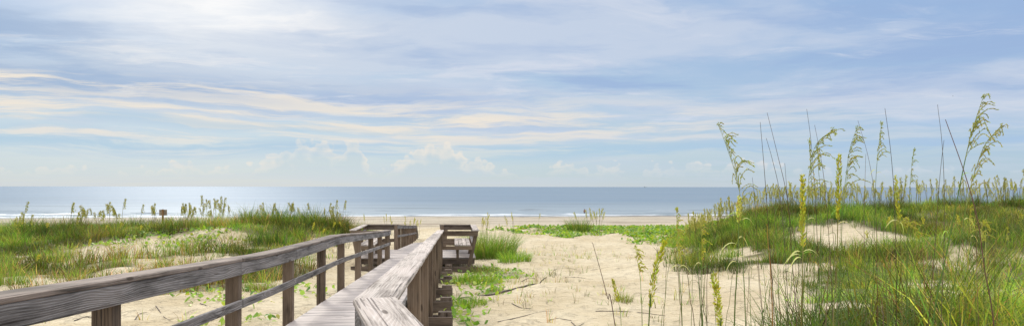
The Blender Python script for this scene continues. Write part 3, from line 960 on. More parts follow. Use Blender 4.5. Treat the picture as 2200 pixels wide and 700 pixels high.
def blades(name, base, hgt, lean_dir, lean, width, col, tipcol=None, seg=(0, .4, .75, 1.0)):
    """many curved grass blades, vectorised. base (N,3)"""
    n = len(base)
    yaw = RNG.random(n) * 2 * np.pi
    wv = np.stack([np.cos(yaw), np.sin(yaw), np.zeros(n)], 1)
    ld = np.stack([np.cos(lean_dir), np.sin(lean_dir), np.zeros(n)], 1)
    rows = []; cols = []
    tipcol = col if tipcol is None else tipcol
    k = len(seg)
    for j, t in enumerate(seg):
        c = base + ld * (hgt * lean * t ** 1.9)[:, None]
        c[:, 2] += hgt * (t - 0.42 * lean * lean * t ** 2.4 * np.minimum(1, 1))
        w = width * (1.0 - 0.75 * t ** 1.5) * .5
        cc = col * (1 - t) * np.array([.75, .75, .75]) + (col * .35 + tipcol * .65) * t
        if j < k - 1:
            rows += [c - wv * w[:, None], c + wv * w[:, None]]; cols += [cc, cc]
        else:
            rows += [c]; cols += [cc]
    nv = len(rows)
    co = np.stack(rows, 1).reshape(-1, 3)
    cl = np.stack(cols, 1).reshape(-1, 3)
    off = np.arange(n)[:, None] * nv
    pat = []
    for j in range(k - 2):
        a = 2 * j
        pat += [a, a + 1, a + 3, a + 2]
    a = 2 * (k - 2)
    pat += [a, a + 1, a + 2]
    loops = (off + np.array(pat)[None, :]).ravel()
    sizes = np.tile(np.array([4] * (k - 2) + [3]), n)
    return co, loops, sizes, cl

GREENS = np.array([[0.088, 0.200, 0.030], [0.125, 0.245, 0.036], [0.175, 0.285, 0.045], [0.062, 0.155, 0.030], [0.215, 0.285, 0.06]])
DRY = np.array([[0.25, 0.20, 0.10], [0.20, 0.155, 0.08], [0.34, 0.29, 0.15], [0.13, 0.10, 0.06]])
def blade_cols(n, dryfrac, bright=1.0):
    g = GREENS[RNG.integers(0, len(GREENS), n)] * (0.75 + 0.5 * RNG.random((n, 1))) * bright
    d = DRY[RNG.integers(0, len(DRY), n)] * (0.7 + 0.5 * RNG.random((n, 1)))
    m = RNG.random(n) < dryfrac
    return np.where(m[:, None], d, g)

def tufts(cx, cy, per, rad, hmin, hmax, w, dry, spread=0.5, bright=1.0):
    """blades gathered in tufts round the centres"""
    n = len(cx) * per
    i = np.repeat(np.arange(len(cx)), per)
    ang = RNG.random(n) * 2 * np.pi
    rr = rad * np.sqrt(RNG.random(n))
    X = cx[i] + np.cos(ang) * rr; Y = cy[i] + np.sin(ang) * rr
    Z = height(X, Y) - 0.02
    size = (0.65 + 0.7 * RNG.random(len(cx)))[i]
    H = (hmin + (hmax - hmin) * RNG.random(n)) * size
    lean = spread * (0.25 + RNG.random(n)) * (0.5 + rr / max(rad, 1e-3))
    ld = ang + RNG.normal(0, .6, n)
    dr = np.asarray(dry)
    if dr.ndim: dr = dr[i]
    big = fbm(cx * .55 + 70, cy * .8 + 20, 4)
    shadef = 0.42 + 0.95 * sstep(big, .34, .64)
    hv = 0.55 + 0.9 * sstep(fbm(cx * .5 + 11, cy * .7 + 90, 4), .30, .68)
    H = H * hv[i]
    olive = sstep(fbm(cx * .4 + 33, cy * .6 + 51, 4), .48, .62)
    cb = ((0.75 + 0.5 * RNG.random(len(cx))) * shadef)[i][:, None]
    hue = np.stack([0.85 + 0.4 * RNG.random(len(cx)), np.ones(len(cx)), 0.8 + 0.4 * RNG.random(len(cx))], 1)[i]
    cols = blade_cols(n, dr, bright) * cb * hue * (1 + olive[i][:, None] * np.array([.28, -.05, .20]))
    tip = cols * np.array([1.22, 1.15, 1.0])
    return blades('g', np.stack([X, Y, Z], 1), H, ld, np.clip(lean, 0, 1.3), w * (0.7 + .6 * RNG.random(n)), cols, tip)

def merge(parts):
    co, lo, si, cl = [], [], [], []
    o = 0
    for c, l, s, k in parts:
        co.append(c); lo.append(l + o); si.append(s); cl.append(k); o += len(c)
    return np.concatenate(co), np.concatenate(lo), np.concatenate(si), np.concatenate(cl)

def scatter(cover, x0, x1, y0, y1, n):
    X = x0 + (x1 - x0) * RNG.random(n); Y = y0 + (y1 - y0) * RNG.random(n)
    keep = RNG.random(n) < cover(X, Y)
    return X[keep], Y[keep]

def stuff(name, parts, mat, label):
    o = link(name, col_mesh(name, *merge(parts)), mat)
    return tag(o, label, kind='stuff')

# ---- dune grass, left
X, Y = scatter(cover_left, -52, -5, 16, 52, 24000)
dry = np.clip(0.17 + 0.9 * (fbm(X * .3 + 5, Y * .45, 3) - 0.47) + 0.22 * sstep(Y, 27, 22), .03, .7)
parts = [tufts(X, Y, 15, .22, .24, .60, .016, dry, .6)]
m = ellipse_sum(X, Y, [(-11.4, 37.0, 3.2, 3.0, 1.0)], .3, .6) > .3
parts.append(tufts(X[m], Y[m], 16, .25, .40, .80, .015, 0.05, .6, .48))
stuff('dune_grass', parts, M_GRASS, 'green and tan dune grass covering the low dunes left of the boardwalk')
# ---- dune grass, right hill
X, Y = scatter(cover_right, 2, 52, 8, 48, 32000)
dry = np.clip(0.08 + 0.9 * (fbm(X * .3 + 5, Y * .4, 3) - 0.47), .03, .8)
far = Y > 21
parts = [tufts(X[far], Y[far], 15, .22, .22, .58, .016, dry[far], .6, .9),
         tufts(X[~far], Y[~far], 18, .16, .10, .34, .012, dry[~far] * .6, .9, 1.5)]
stuff('dune_grass', parts, M_GRASS, 'dense green dune grass covering the dune hill right of the sand path')

# ---- long grass at the feet of the big sea oats, right foreground
def cover_front(X, Y):
    a = ellipse_sum(X, Y, [(4.2, 7.3, 1.25, 1.0, 1.0), (5.6, 7.6, 1.1, 1.3, .8), (3.1, 6.6, .7, .7, .5), (7.2, 9.2, 1.5, 1.1, .9), (6.6, 8.2, 1.2, .8, .8), (8.8, 10.5, 2.2, 1.2, .9), (5.0, 8.6, 2.2, .8, .9), (4.9, 7.0, 2.2, .8, .9), (7.6, 9.2, 2.6, 1.3, 1.0)], .35, 1.0)
    return a
X, Y = scatter(cover_front, 1.5, 12, 5.5, 13, 6500)
near = X < 6.0
parts = [tufts(X[near], Y[near], 9, .13, .4, 1.15, .015, .08, .85, 1.2),
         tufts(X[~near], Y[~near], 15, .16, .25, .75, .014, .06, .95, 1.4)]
stuff('foreground_grass', parts, M_GRASS, 'long green grass blades around the feet of the tall sea oats')

# ---- sparse sprouts on the open sand
def cover_sprout(X, Y):
    return ellipse_sum(X, Y, [(1.5, 17.5, 3.2, 2.8, .8), (0.2, 23, 1.8, 4.5, .8), (3.5, 33, 5, 5, .35), (-1.5, 32, 1.5, 6, .7), (-6.5, 12, 2.6, 3, .25), (-10, 16, 3, 3, .3), (5.5, 19, 3, 2, .5), (2.5, 13.5, 2.0, 1.5, .4), (-14, 29, 4, 5, .9), (1.0, 27, 1.6, 4, .9), (-.3, 19, .8, 4, .9), (1.6, 34, 3, 5, .7)], .6, .7)
X, Y = scatter(cover_sprout, -18, 10, 9, 40, 6500)
keep = RNG.random(len(X)) < .45
X, Y = X[keep], Y[keep]
stuff('sand_sprouts', [tufts(X, Y, 6, .09, .10, .28, .010, .55, .5, 1.4)], M_GRASS, 'short tan and green sprouts scattered over the open sand')

# ---- creeping vine leaves
def leaves(X, Y, smin, smax, lift):
    n = len(X)
    Z = height(X, Y) + lift * RNG.random(n)
    s = smin + (smax - smin) * RNG.random(n)
    s = s * (1 + np.clip(Y - 25, 0, 30) * .035)
    yaw = RNG.random(n) * 2 * np.pi
    t1 = RNG.normal(0, .55, n); t2 = RNG.normal(0, .55, n)
    a = np.stack([np.cos(yaw), np.sin(yaw), t1], 1) * s[:, None]
    b = np.stack([-np.sin(yaw), np.cos(yaw), t2], 1) * s[:, None] * .8
    c = np.stack([X, Y, Z + .01], 1)
    up = np.zeros_like(c); up[:, 2] = s * .25
    rows = [c - a, c - a * .2 - b * .9 + up, c + a * .7 - b * .6 + up * .6, c + a, c + a * .7 + b * .6 + up * .6, c - a * .2 + b * .9 + up]
    co = np.stack(rows, 1).reshape(-1, 3)
    loops = (np.arange(n)[:, None] * 6 + np.array([0, 1, 2, 3, 0, 3, 4, 5])[None]).ravel()
    sizes = np.full(2 * n, 4)
    base = np.array([[.17, .31, .035], [.23, .37, .05], [.11, .23, .03], [.30, .38, .08]])[RNG.integers(0, 4, n)] * (.75 + .5 * RNG.random((n, 1)))
    yel = RNG.random(n) < .05
    base[yel] = np.array([.30, .30, .08])
    return co, loops, sizes, np.repeat(base, 6, 0)
X, Y = scatter(cover_vine, -42, 22, 10, 68, 190000)
keep = RNG.random(len(X)) < 1.1
X, Y = X[keep], Y[keep]
ok = ~((X > wx(Y, -2.3)) & (X < wx(Y, -.5)))
stuff('beach_vine', [leaves(X[ok], Y[ok], .04, .075, .10)], M_VINE, 'bright green creeping vine leaves spread over the sand')

# ------------------------------------------------------------------ grass clumps standing alone
def clump(u, v, n, rad, h0, h1_, label, dry=.2, w=.012, bright=1.0, stalk=0):
    x, y, z = gp(u, v)
    k = n
    ang = RNG.random(k) * 2 * np.pi; rr = rad * np.sqrt(RNG.random(k))
    X = x + np.cos(ang) * rr; Y = y + np.sin(ang) * rr
    Z = height(X, Y) - .02
    H = (h0 + (h1_ - h0) * RNG.random(k))
    cols = blade_cols(k, dry, bright)
    co, lo, si, cl = blades('c', np.stack([X, Y, Z], 1), H, ang + RNG.normal(0, .5, k), np.clip(.55 * (.3 + RNG.random(k)) * (.4 + rr / rad), 0, 1.2), np.full(k, w), cols, cols * np.array([1.3, 1.2, 1]))
    co = co - np.array([x, y, z])
    o = link('grass_clump', col_mesh('grass_clump', co, lo, si, cl), M_GRASS)
    o.location = (x, y, z)
    return tag(o, label, 'grass clump')
clump(1050, 552, 2200, 1.25, .55, 1.5, 'tall green grass clump right beside the end of the right bench', .15)
clump(1105, 560, 700, .7, .25, .6, 'low bright green grass clump on sand just right of the bench grass', .05, .012, 1.3)
clump(1040, 585, 300, .5, .2, .42, 'low green clump below the right corner of the right bench', .3)
clump(1243, 497, 500, .9, .5, 1.3, 'dark green clump on the beach edge with thin tall stalks in front of the waterline', .2, .02, .8)
clump(1165, 496, 220, 1.2, .2, .5, 'low dark clump at the beach edge left of the stalky clump', .2, .02, .8)
clump(560, 622, 420, .45, .12, .38, 'small reddish green tuft on the sand under the left railing', .45, .010)
clump(12, 612, 380, .6, .25, .5, 'green clump on the sand strip at the left end above the railing', .2)
clump(1010, 606, 900, .8, .12, .38, 'fuller bright green plants against the beam ends below the right bench', .08, .014, 1.3)
clump(1000, 652, 500, .5, .08, .26, 'low bright green plants against the boardwalk piles, nearest patch under the driftwood', .08, .012, 1.3)
clump(1340, 645, 240, .22, .1, .3, 'small grey green tuft alone on the open sand', .5, .006, 1.0)
clump(1065, 628, 200, .22, .05, .16, 'flat mossy green tuft lying under the driftwood branch', .2, .010, 1.2)
clump(150, 600, 240, .5, .15, .4, 'small tuft on the sand strip behind the left railing', .3)

# ------------------------------------------------------------------ sea oats
def crom(pts, n):
    P = [Vector(p) for p in pts]
    P = [P[0] * 2 - P[1]] + P + [P[-1] * 2 - P[-2]]
    out = []
    for i in range(1, len(P) - 2):
        for k in range(n):
            t = k / n
            a, b, c, d = P[i - 1], P[i], P[i + 1], P[i + 2]
            out.append(0.5 * ((2 * b) + (c - a) * t + (2 * a - 5 * b + 4 * c - d) * t * t + (3 * b - a - 3 * c + d) * t ** 3))
    out.append(P[-2])
    return out
class PB:
    def __init__(s): s.v = []; s.f = []; s.c = []
    def tube(s, path, r0, r1, col0, col1, k=5):
        b = len(s.v); n = len(path)
        for i, p in enumerate(path):
            d = (path[min(i + 1, n - 1)] - path[max(i - 1, 0)]).normalized()
            a = d.orthogonal().normalized(); e = d.cross(a)
            t = i / (n - 1); r = r0 + (r1 - r0) * t
            c = [col0[j] + (col1[j] - col0[j]) * t for j in range(3)]
            for m in range(k):
                an = 2 * math.pi * m / k
                s.v.append(p + a * (math.cos(an) * r) + e * (math.sin(an) * r)); s.c.append(c)
        for i in range(n - 1):
            for m in range(k):
                m2 = (m + 1) % k
                s.f.append((b + i * k + m, b + i * k + m2, b + (i + 1) * k + m2, b + (i + 1) * k + m))
    def ribbon(s, path, w0, col0, col1, side, peak=.3):
        b = len(s.v); n = len(path)
        for i, p in enumerate(path):
            t = i / (n - 1)
            w = w0 * .5 * ((t / peak) ** .5 * .6 + .4 if t < peak else max(0.04, 1 - ((t - peak) / (1 - peak)) ** 1.4))
            d = (path[min(i + 1, n - 1)] - path[max(i - 1, 0)]).normalized()
            r = (side - d * side.dot(d)).normalized()
            c = [col0[j] + (col1[j] - col0[j]) * t for j in range(3)]
            s.v += [p - r * w, p + r * w]; s.c += [c, c]
        for i in range(n - 1):
            a = b + 2 * i
            s.f.append((a, a + 1, a + 3, a + 2))
    def spikelet(s, p, d, L, w, col):
        """flat oval seed cluster, two crossed leaf-like faces"""
        d = d.normalized(); a = d.orthogonal().normalized()
        a = (Matrix.Rotation(random.uniform(0, 6.28), 3, d) @ a)
        e = d.cross(a)
        for q in (a, e):
            b = len(s.v)
            for t, ww in ((0, .15), (.3, 1), (.7, .8)):
                s.v += [p + d * (L * t) - q * (w * .5 * ww), p + d * (L * t) + q * (w * .5 * ww)]
            s.v.append(p + d * L)
            s.c += [col] * 7
            s.f += [(b, b + 1, b + 3, b + 2), (b + 2, b + 3, b + 5, b + 4), (b + 4, b + 5, b + 6)]
    def build(s, name, mat, parent=None, origin=None):
        me = bpy.data.meshes.new(name)
        o = origin or Vector((0, 0, 0))
        me.from_pydata([tuple(v - o) for v in s.v], [], s.f)
        a = me.color_attributes.new('col', 'FLOAT_COLOR', 'POINT')
        c = np.ones((len(s.v), 4), np.float32); c[:, :3] = np.array(s.c, np.float32)
        a.data.foreach_set('color', c.ravel())
        me.polygons.foreach_set('use_smooth', np.ones(len(me.polygons), bool))
        return link(name, me, mat, parent)

def jit(c, s=.18):
    f = 1 + random.uniform(-s, s)
    return [max(0.005, x * f * (1 + random.uniform(-s * .4, s * .4))) for x in c]
STEM_G = (0.13, 0.19, 0.05); STEM_O = (0.20, 0.19, 0.06); STEM_D = (0.16, 0.105, 0.075)
HEAD_G = (0.30, 0.33, 0.09); HEAD_Y = (0.38, 0.39, 0.07); HEAD_P = (0.47, 0.48, 0.22)

def seed_head(pb, path, style, droop, col):
    """path: curve of the head's axis from its base to its tip"""
    n = len(path)
    L = sum((path[i + 1] - path[i]).length for i in range(n - 1))
    drp = Vector(droop)
    if style == 'dense':
        m = int(60 + L * 330)
        for i in range(m):
            t = (i + random.random()) / m
            f = t * (n - 1); k = min(int(f), n - 2)
            p = path[k].lerp(path[k + 1], f - k)
            d = (path[k + 1] - path[k]).normalized()
            side = Vector((random.gauss(0, 1), random.gauss(0, 1), random.gauss(0, .3)))
            side = (side - d * side.dot(d)).normalized()
            rad = (.007 + .009 * math.sin(math.pi * min(1, t * .85 + .12))) * random.uniform(.2, 1)
            pb.spikelet(p + side * rad * .7, d * random.uniform(.8, 1.2) + side * random.uniform(.15, .7), random.uniform(.014, .030), random.uniform(.004, .007), jit(col, .4))
    else:
        nb = int(13 + L * 32)
        for i in range(nb):
            t = min(.99, max(0, (i + random.gauss(.5, .8)) / nb))
            f = t * (n - 1); k = min(int(f), n - 2)
            p = path[k].lerp(path[k + 1], f - k)
            d = (path[k + 1] - path[k]).normalized()
            side = drp / max(.3, drp.length) * random.uniform(.45, 1.0) + Vector((random.gauss(0, .25), random.gauss(0, .4), 0))
            bl = (.105 * (1 - t) ** .8 + .028) * random.choice((.45, .7, .9, 1.1, 1.35)) * random.uniform(.85, 1.15) * (1.0 if style == 'open' else .45) * min(1.3, L / .38 + .25)
            pts = [p, p + d * bl * .42 + side * bl * .22, p + d * bl * .68 + side * bl * .55, p + d * bl * random.uniform(.35, .8) + side * bl * .92 + Vector((0, 0, -bl * .12))]
            br = crom(pts, 3)
            pb.tube(br, .0013, .0008, col, col, 3)
            ns = max(4, int(bl / .0068))
            for q in range(ns):
                tt = .18 + .82 * q / ns
                ff = tt * (len(br) - 1); kk = min(int(ff), len(br) - 2)
                sp = br[kk].lerp(br[kk + 1], ff - kk)
                dd = (br[kk + 1] - br[kk]).normalized() + Vector((random.gauss(0, .22), random.gauss(0, .3), -.10 + random.gauss(0, .2)))
                pb.spikelet(sp, dd, random.uniform(.012, .021), random.uniform(.0042, .0068), jit(col, .35) if random.random() < .7 else jit((.40, .35, .16), .2))
        # tip
        for q in range(10):
            pb.spikelet(path[-1] + Vector((random.gauss(0, .005), random.gauss(0, .005), random.gauss(0, .01))), (path[-1] - path[-2]).normalized() + drp * .3, .020, .006, jit(col, .2))

def oats(name, label, Yd, pix, head=None, style='open', droop=1, r=.0035, scol=STEM_G, hcol=HEAD_G, leafs=(), group=None, wob=.10, cat='sea oats'):
    """one stalk. pix: photo-calibrated points from the ground up; head: index in pix where the seed head begins;
    leafs: (fraction up the stalk, length, sideways direction, droop)"""
    pts = []
    n = len(pix)
    for i, (u, v) in enumerate(pix):
        pts.append(at(u, v, Yd + wob * math.sin(i * 1.7 + u)))
    # run the stem down into the sand
    p0 = pts[0]
    slope = (pts[1] - pts[0]).normalized()
    g = h1(p0.x, p0.y)
    if p0.z > g - .02:
        k = (p0.z - g + .06) / max(slope.z, .5)
        b = p0 - Vector((slope.x * k * .5, slope.y * k * .5, p0.z - g + .06))
        pts = [b] + pts
        if head is not None: head += 1
    org = Vector((pts[0].x, pts[0].y, h1(pts[0].x, pts[0].y)))
    root = empty(name, org)
    tag(root, label, cat, group)
    hi = len(pts) - 1 if head is None else head
    full = crom(pts, 6)
    cut = hi * 6
    pb = PB(); pb.tube(full[:cut + 1] if head is not None else full, r, r * (.45 if head is None else .55), scol, [c * 1.1 for c in scol], 5)
    if head is not None:
        pb.tube(full[cut:], r * .5, r * .25, hcol, hcol, 4)
    pb.build('stem', M_OAT, root, org)
    if head is not None:
        pb = PB(); seed_head(pb, full[cut:], style, Vector((droop, 0.15, 0)), hcol)
        pb.build('seed_head', M_OAT, root, org)
    for (t, L, sx, dr) in leafs:
        f = t * cut if head is not None else t * (len(full) - 1)
        k = min(int(f), len(full) - 2); p = full[k].lerp(full[k + 1], f - k)
        dy = random.uniform(-.4, .4)
        c = jit(GREENS[random.randrange(3)] * 1.5, .15) if dr < 1.2 else jit(HEAD_P, .1)
        path = [p + Vector((sx * L * s * .8, dy * L * s, L * (.75 * s - dr * s * s))) for s in (0, .15, .3, .45, .6, .75, .9, 1.0)]
        pb = PB(); pb.ribbon(path, .010 if dr < 1.2 else .013, c, [x * 1.2 for x in c], Vector((-dy, 1, .3)).normalized())
        pb.build('leaf', M_OAT, root, org)
    return root

# tall sea oats of the right foreground, each placed from the photograph
oats('sea_oats', 'sea oats with open plume leaning left against sky, leftmost of the tall plumes', 5.0, [(1602, 690), (1596, 560), (1592, 440), (1582, 380), (1562, 318), (1544, 270)], 2, 'open', .55, .0042, leafs=[(.93, .16, -.9, 1.1), (.9, .14, .8, 1.2)])
oats('sea_oats', 'pale green flower sheath with drooping leaves on a thick stem below the leftmost tall plume', 4.4, [(1578, 700), (1582, 610), (1586, 540), (1587, 478), (1588, 425)], 3, 'dense', .3, .005, hcol=HEAD_P,
     leafs=[(.70, .14, .7, 1.35), (.66, .12, -.8, 1.3), (.86, .12, .8, 1.4), (.80, .16, -1.0, 1.25), (.55, .10, .5, 1.4), (.97, .20, -.10, .3)])
oats('sea_oats', 'sea oats whose arching plume nods to the right beside a narrow olive spike', 5.2, [(1722, 700), (1730, 560), (1736, 440), (1738, 375), (1752, 312), (1786, 280)], 2, 'open', .75, .0038, leafs=[(.9, .15, .8, 1.2)])
oats('sea_oats', 'narrow olive spike just left of the right-nodding arched plume', 5.6, [(1744, 700), (1750, 560), (1746, 430), (1742, 370), (1739, 305)], 3, 'slim', .15, .0032)
oats('sea_oats', 'hanging olive spike under the right-nodding arched plume', 5.5, [(1766, 700), (1764, 560), (1763, 420), (1759, 370), (1756, 318)], 3, 'slim', .2, .003)
oats('sea_oats', 'sea oats with pale bending plume and drooping lower branches right of the dense yellow spike', 5.4, [(1800, 700), (1806, 560), (1811, 440), (1818, 372), (1826, 318), (1840, 275)], 2, 'open', .6, .0036, hcol=(.27, .31, .10), leafs=[(.95, .16, -.9, 1.0)])
oats('sea_oats', 'narrow upright sea oats plume with small curled branches at its foot against sky', 5.8, [(1874, 700), (1877, 560), (1880, 430), (1884, 350), (1893, 266)], 3, 'slim', .5, .003, leafs=[(.93, .10, .9, 1.3), (.95, .08, -.8, 1.3)])
oats('sea_oats', 'short narrow sea oats plume standing alone just above the sea horizon', 7.6, [(1950, 560), (1953, 470), (1955, 400), (1958, 362), (1963, 323)], 2, 'slim', .25, .0035, leafs=[(.88, .14, .9, 1.1)])
oats('sea_oats', 'tallest sea oats with big plume reaching highest into the sky', 4.6, [(2005, 690), (2030, 560), (2054, 440), (2074, 340), (2090, 275), (2112, 208)], 3, 'open', .45, .005, scol=(.12, .21, .05), leafs=[(.9, .16, .8, 1.0), (.6, .3, -.5, .8)])
oats('sea_oats', 'sea oats with loose drooping plume, rightmost of all the tall plumes', 5.0, [(2040, 700), (2058, 560), (2076, 440), (2094, 370), (2116, 310), (2150, 270)], 2, 'open', .35, .004, hcol=(.31, .32, .10), leafs=[(.9, .14, .9, 1.2)])
oats('sea_oats', 'thick dense yellow-green spike with long arching pale leaves at its foot', 3.6, [(1722, 700), (1724, 620), (1725, 530), (1724, 455), (1725, 378)], 2, 'dense', .3, .0045, scol=STEM_O, hcol=HEAD_Y,
     leafs=[(.96, .13, 1.0, 1.35), (.94, .12, .9, 1.1), (.95, .10, -.9, 1.35), (.92, .12, -1.0, 1.2), (.9, .11, -.8, 1.4)])
oats('sea_oats', 'dense olive spike crossing the sea horizon with one pale leaf arching right', 3.9, [(1790, 700), (1797, 600), (1800, 470), (1802, 400), (1803, 335)], 2, 'dense', .3, .0042, scol=STEM_O, hcol=(.36, .37, .06),
     leafs=[(.97, .14, 1.0, 1.3)])
oats('sea_oats', 'small dense yellow spike at horizon height beside a tall bare stem', 4.8, [(1938, 640), (1936, 540), (1932, 470), (1927, 420), (1924, 380)], 2, 'dense', .3, .003, scol=STEM_O, hcol=HEAD_Y, leafs=[(.97, .12, -.8, 1.2), (.95, .1, .5, 1.5)])
oats('sea_oats', 'light yellow spike leaning right with loose hanging seeds, low over the open sand', 3.3, [(1394, 700), (1398, 660), (1404, 600), (1415, 555), (1430, 515)], 1, 'dense', .8, .004, hcol=HEAD_Y, leafs=[(.8, .12, .9, 1.25), (.5, .10, -.6, 1.2)])
oats('sea_oats', 'fuzzy yellow spike in front of the left foot of the dune hill', 4.6, [(1466, 700), (1462, 620), (1458, 565), (1455, 510), (1453, 452)], 2, 'slim', .5, .0032, hcol=HEAD_Y, leafs=[(.95, .12, .8, 1.2), (.95, .1, -.8, 1.2)])
oats('sea_oats', 'slender pale spike between the fuzzy yellow spike and the leftmost tall plume', 5.0, [(1508, 700), (1507, 620), (1507, 560), (1508, 510), (1508, 464)], 2, 'slim', .4, .003, hcol=HEAD_Y, leafs=[(.96, .12, -.8, 1.2), (.9, .14, .9, 1.1)])
oats('sea_oats', 'short thick yellow-green spike rising from the bottom edge over sand', 3.0, [(1552, 760), (1548, 700), (1544, 660), (1538, 622), (1533, 588)], 1, 'dense', .2, .004, hcol=HEAD_Y)
oats('sea_oats', 'thin pale spike on a slender stem left of the leaning yellow spike', 4.2, [(1380, 700), (1378, 640), (1375, 590), (1369, 560), (1365, 530)], 2, 'slim', .3, .0025, hcol=HEAD_Y)
oats('sea_oats', 'tiny yellow spike standing farthest left on the open sand path', 5.2, [(1335, 700), (1332, 665), (1329, 648), (1324, 626), (1316, 600)], 2, 'dense', .2, .0025, hcol=HEAD_Y)
oats('sea_oats', 'yellow plume nodding right in front of the hill below the short narrow plume', 6.0, [(1948, 600), (1949, 540), (1948, 500), (1940, 478), (1962, 488), (1972, 505)], 2, 'open', .3, .003, hcol=HEAD_Y)
oats('sea_oats', 'yellow hanging spike under the crossing stems of the tallest plume', 5.6, [(2096, 640), (2090, 560), (2086, 500), (2083, 470), (2086, 445)], 2, 'slim', .6, .003, hcol=HEAD_Y, leafs=[(.95, .1, .9, 1.3)])
oats('sea_oats', 'bright yellow plume low over the grass right of the tallest sea oats', 6.0, [(2114, 640), (2110, 580), (2106, 525), (2108, 500), (2112, 478)], 2, 'open', .3, .003, hcol=HEAD_Y)
oats('sea_oats', 'small yellow spike in the grass near the right edge of the dune', 9.5, [(2165, 560), (2164, 530), (2163, 515), (2163, 503), (2164, 490)], 2, 'slim', .3, .004, hcol=HEAD_Y)

# bare dry stems
BARE = 'thin bare brown stem rising among the foreground sea oats'
bare_px = [[(1664, 700), (1656, 560), (1647, 430), (1640, 340), (1633, 262)], [(1712, 700), (1702, 560), (1692, 430), (1670, 330), (1648, 242)],
           [(1694, 700), (1688, 560), (1676, 420), (1660, 345), (1646, 296)], [(1762, 700), (1757, 540), (1750, 400), (1742, 300), (1733, 234)],
           [(1790, 700), (1783, 540), (1772, 400), (1762, 330), (1750, 268)], [(1886, 700), (1884, 540), (1880, 430), (1866, 340), (1843, 258)],
           [(1926, 700), (1925, 560), (1921, 420), (1913, 320), (1901, 232)], [(2022, 700), (2028, 540), (2029, 420), (2024, 310), (2014, 224)],
           [(1996, 690), (2008, 540), (2016, 420), (2022, 350), (2028, 300)], [(1700, 700), (1716, 570), (1697, 470), (1690, 400), (1686, 350)],
           [(1640, 700), (1632, 600), (1626, 500), (1622, 430), (1616, 380)], [(1862, 700), (1858, 560), (1856, 460), (1858, 400), (1860, 330)]]
for i, px in enumerate(bare_px):
    oats('dry_stalk', BARE, 4.6 + (i * 37 % 17) * .12, px, None, r=.0029, scol=jit((.13, .09, .065), .3), group='bare stems among the tall sea oats', cat='dry stem', wob=.06)
oats('dry_stalk', 'thick dark bare stem slanting across the tallest sea oats from upper left', 4.0, [(2138, 720), (2116, 580), (2100, 470), (2072, 370), (2031, 256)], None, r=.0042, scol=(.17, .10, .085), cat='dry stem')
oats('dry_stalk', 'lone dark reed leaning left over the open sand path', 3.6, [(1322, 700), (1306, 640), (1293, 590), (1283, 555), (1273, 520)], None, r=.0026, scol=(.11, .055, .05), cat='dry stem')
oats('dry_stalk', 'orange-brown stem bent at the bottom below the leftmost tall plume', 4.0, [(1660, 700), (1658, 640), (1655, 570), (1650, 520), (1648, 480)], None, r=.004, scol=(.30, .17, .05), cat='dry stem')
# thin lower stems between sand and hill
LOW = 'slender low stem standing among the long foreground grass'
for i in range(84):
    u = random.choice([random.uniform(1420, 1560), random.uniform(1600, 1900), random.uniform(1640, 1860), random.uniform(1900, 2140)])
    Yd = random.uniform(4.2, 7.2)
    vt = random.uniform(440, 640); k = random.uniform(-.16, .16)
    px = [(u, 705), (u - k * 60 , 705 - (705 - vt) * .35), (u - k * 100, 705 - (705 - vt) * .7), (u - k * 170, vt)]
    if random.random() < .35:
        px.append((px[-1][0] + random.choice((-1, 1)) * random.uniform(10, 24), vt + random.uniform(-4, 10)))
    oats('grass_stalk', LOW, Yd, px, None, r=random.uniform(.002, .0036), scol=jit(random.choice([STEM_G, STEM_G, STEM_G, STEM_D, STEM_O]), .3), group='slender stems in the foreground grass', cat='grass stem', wob=.05)

# ---- smaller sea oats on the dune crests
def small_oat(seed, h, style='open', col=HEAD_G, lean=.16, scale=1.0, r=.009):
    random.seed(seed)
    pb = PB()
    d = random.choice((-1, 1)) * random.uniform(.3, 1)
    pts = [Vector((0, 0, -.05)), Vector((lean * .1 * d, .02, h * .4)), Vector((lean * .4 * d, .03, h * .75)), Vector((lean * d, 0, h))]
    full = crom(pts, 4)
    pb.tube(full, r, r * .7, jit(STEM_O, .2), STEM_O, 3)
    n = 12
    dr = Vector((.7 * d, .2, 0))
    ax = full[-6:]
    for i in range(n):
        t = i / n
        f = t * (len(ax) - 1); k = min(int(f), len(ax) - 2)
        p = ax[k].lerp(ax[k + 1], f - k)
        bl = (.17 * (1 - t) + .05) * scale
        for q in range(4):
            tt = (q + .6) / 4
            sp = p + dr * bl * tt * (.75 if style == 'open' else .35) + Vector((random.gauss(0, .02), random.gauss(0, .03), bl * .55 * tt - bl * .6 * tt * tt))
            pb.spikelet(sp, Vector((dr.x * .6, random.gauss(0, .3), -.3 + random.gauss(0, .4))), random.uniform(.045, .075) * scale, random.uniform(.016, .026) * scale, jit(col, .25))
    for s in (-1, 1):
        L = random.uniform(.35, .6)
        b = full[2]
        path = [b + Vector((s * L * t * .6, random.uniform(-.1, .1) * t, L * (1.0 * t - .7 * t * t))) for t in (0, .25, .5, .75, 1)]
        pb.ribbon(path, .014, jit(GREENS[1], .2), jit(GREENS[2], .2), Vector((0, 1, .2)).normalized())
    me_o = pb.build('sea_oats', M_OAT)
    return me_o
def make_protos(base, k, hs, **kw):
    out = []
    for i in range(k):
        o = small_oat(base + i, hs[i % len(hs)], **kw)
        out.append(o.data)
        bpy.data.objects.remove(o)
    random.seed(base)
    return out
def plant(protos, spots, label, group, smin=.85, smax=1.15):
    for (x, y, z) in spots:
        o = bpy.data.objects.new('sea_oats', random.choice(protos))
        COL.objects.link(o)
        o.location = (x, y, z)
        k = random.uniform(smin, smax)
        o.scale = (k, k, k)
        o.rotation_euler = (random.gauss(0, .05), random.gauss(0, .05), random.gauss(0, .35) + (math.pi if random.random() < .25 else 0))
        tag(o, label, 'sea oats', group)
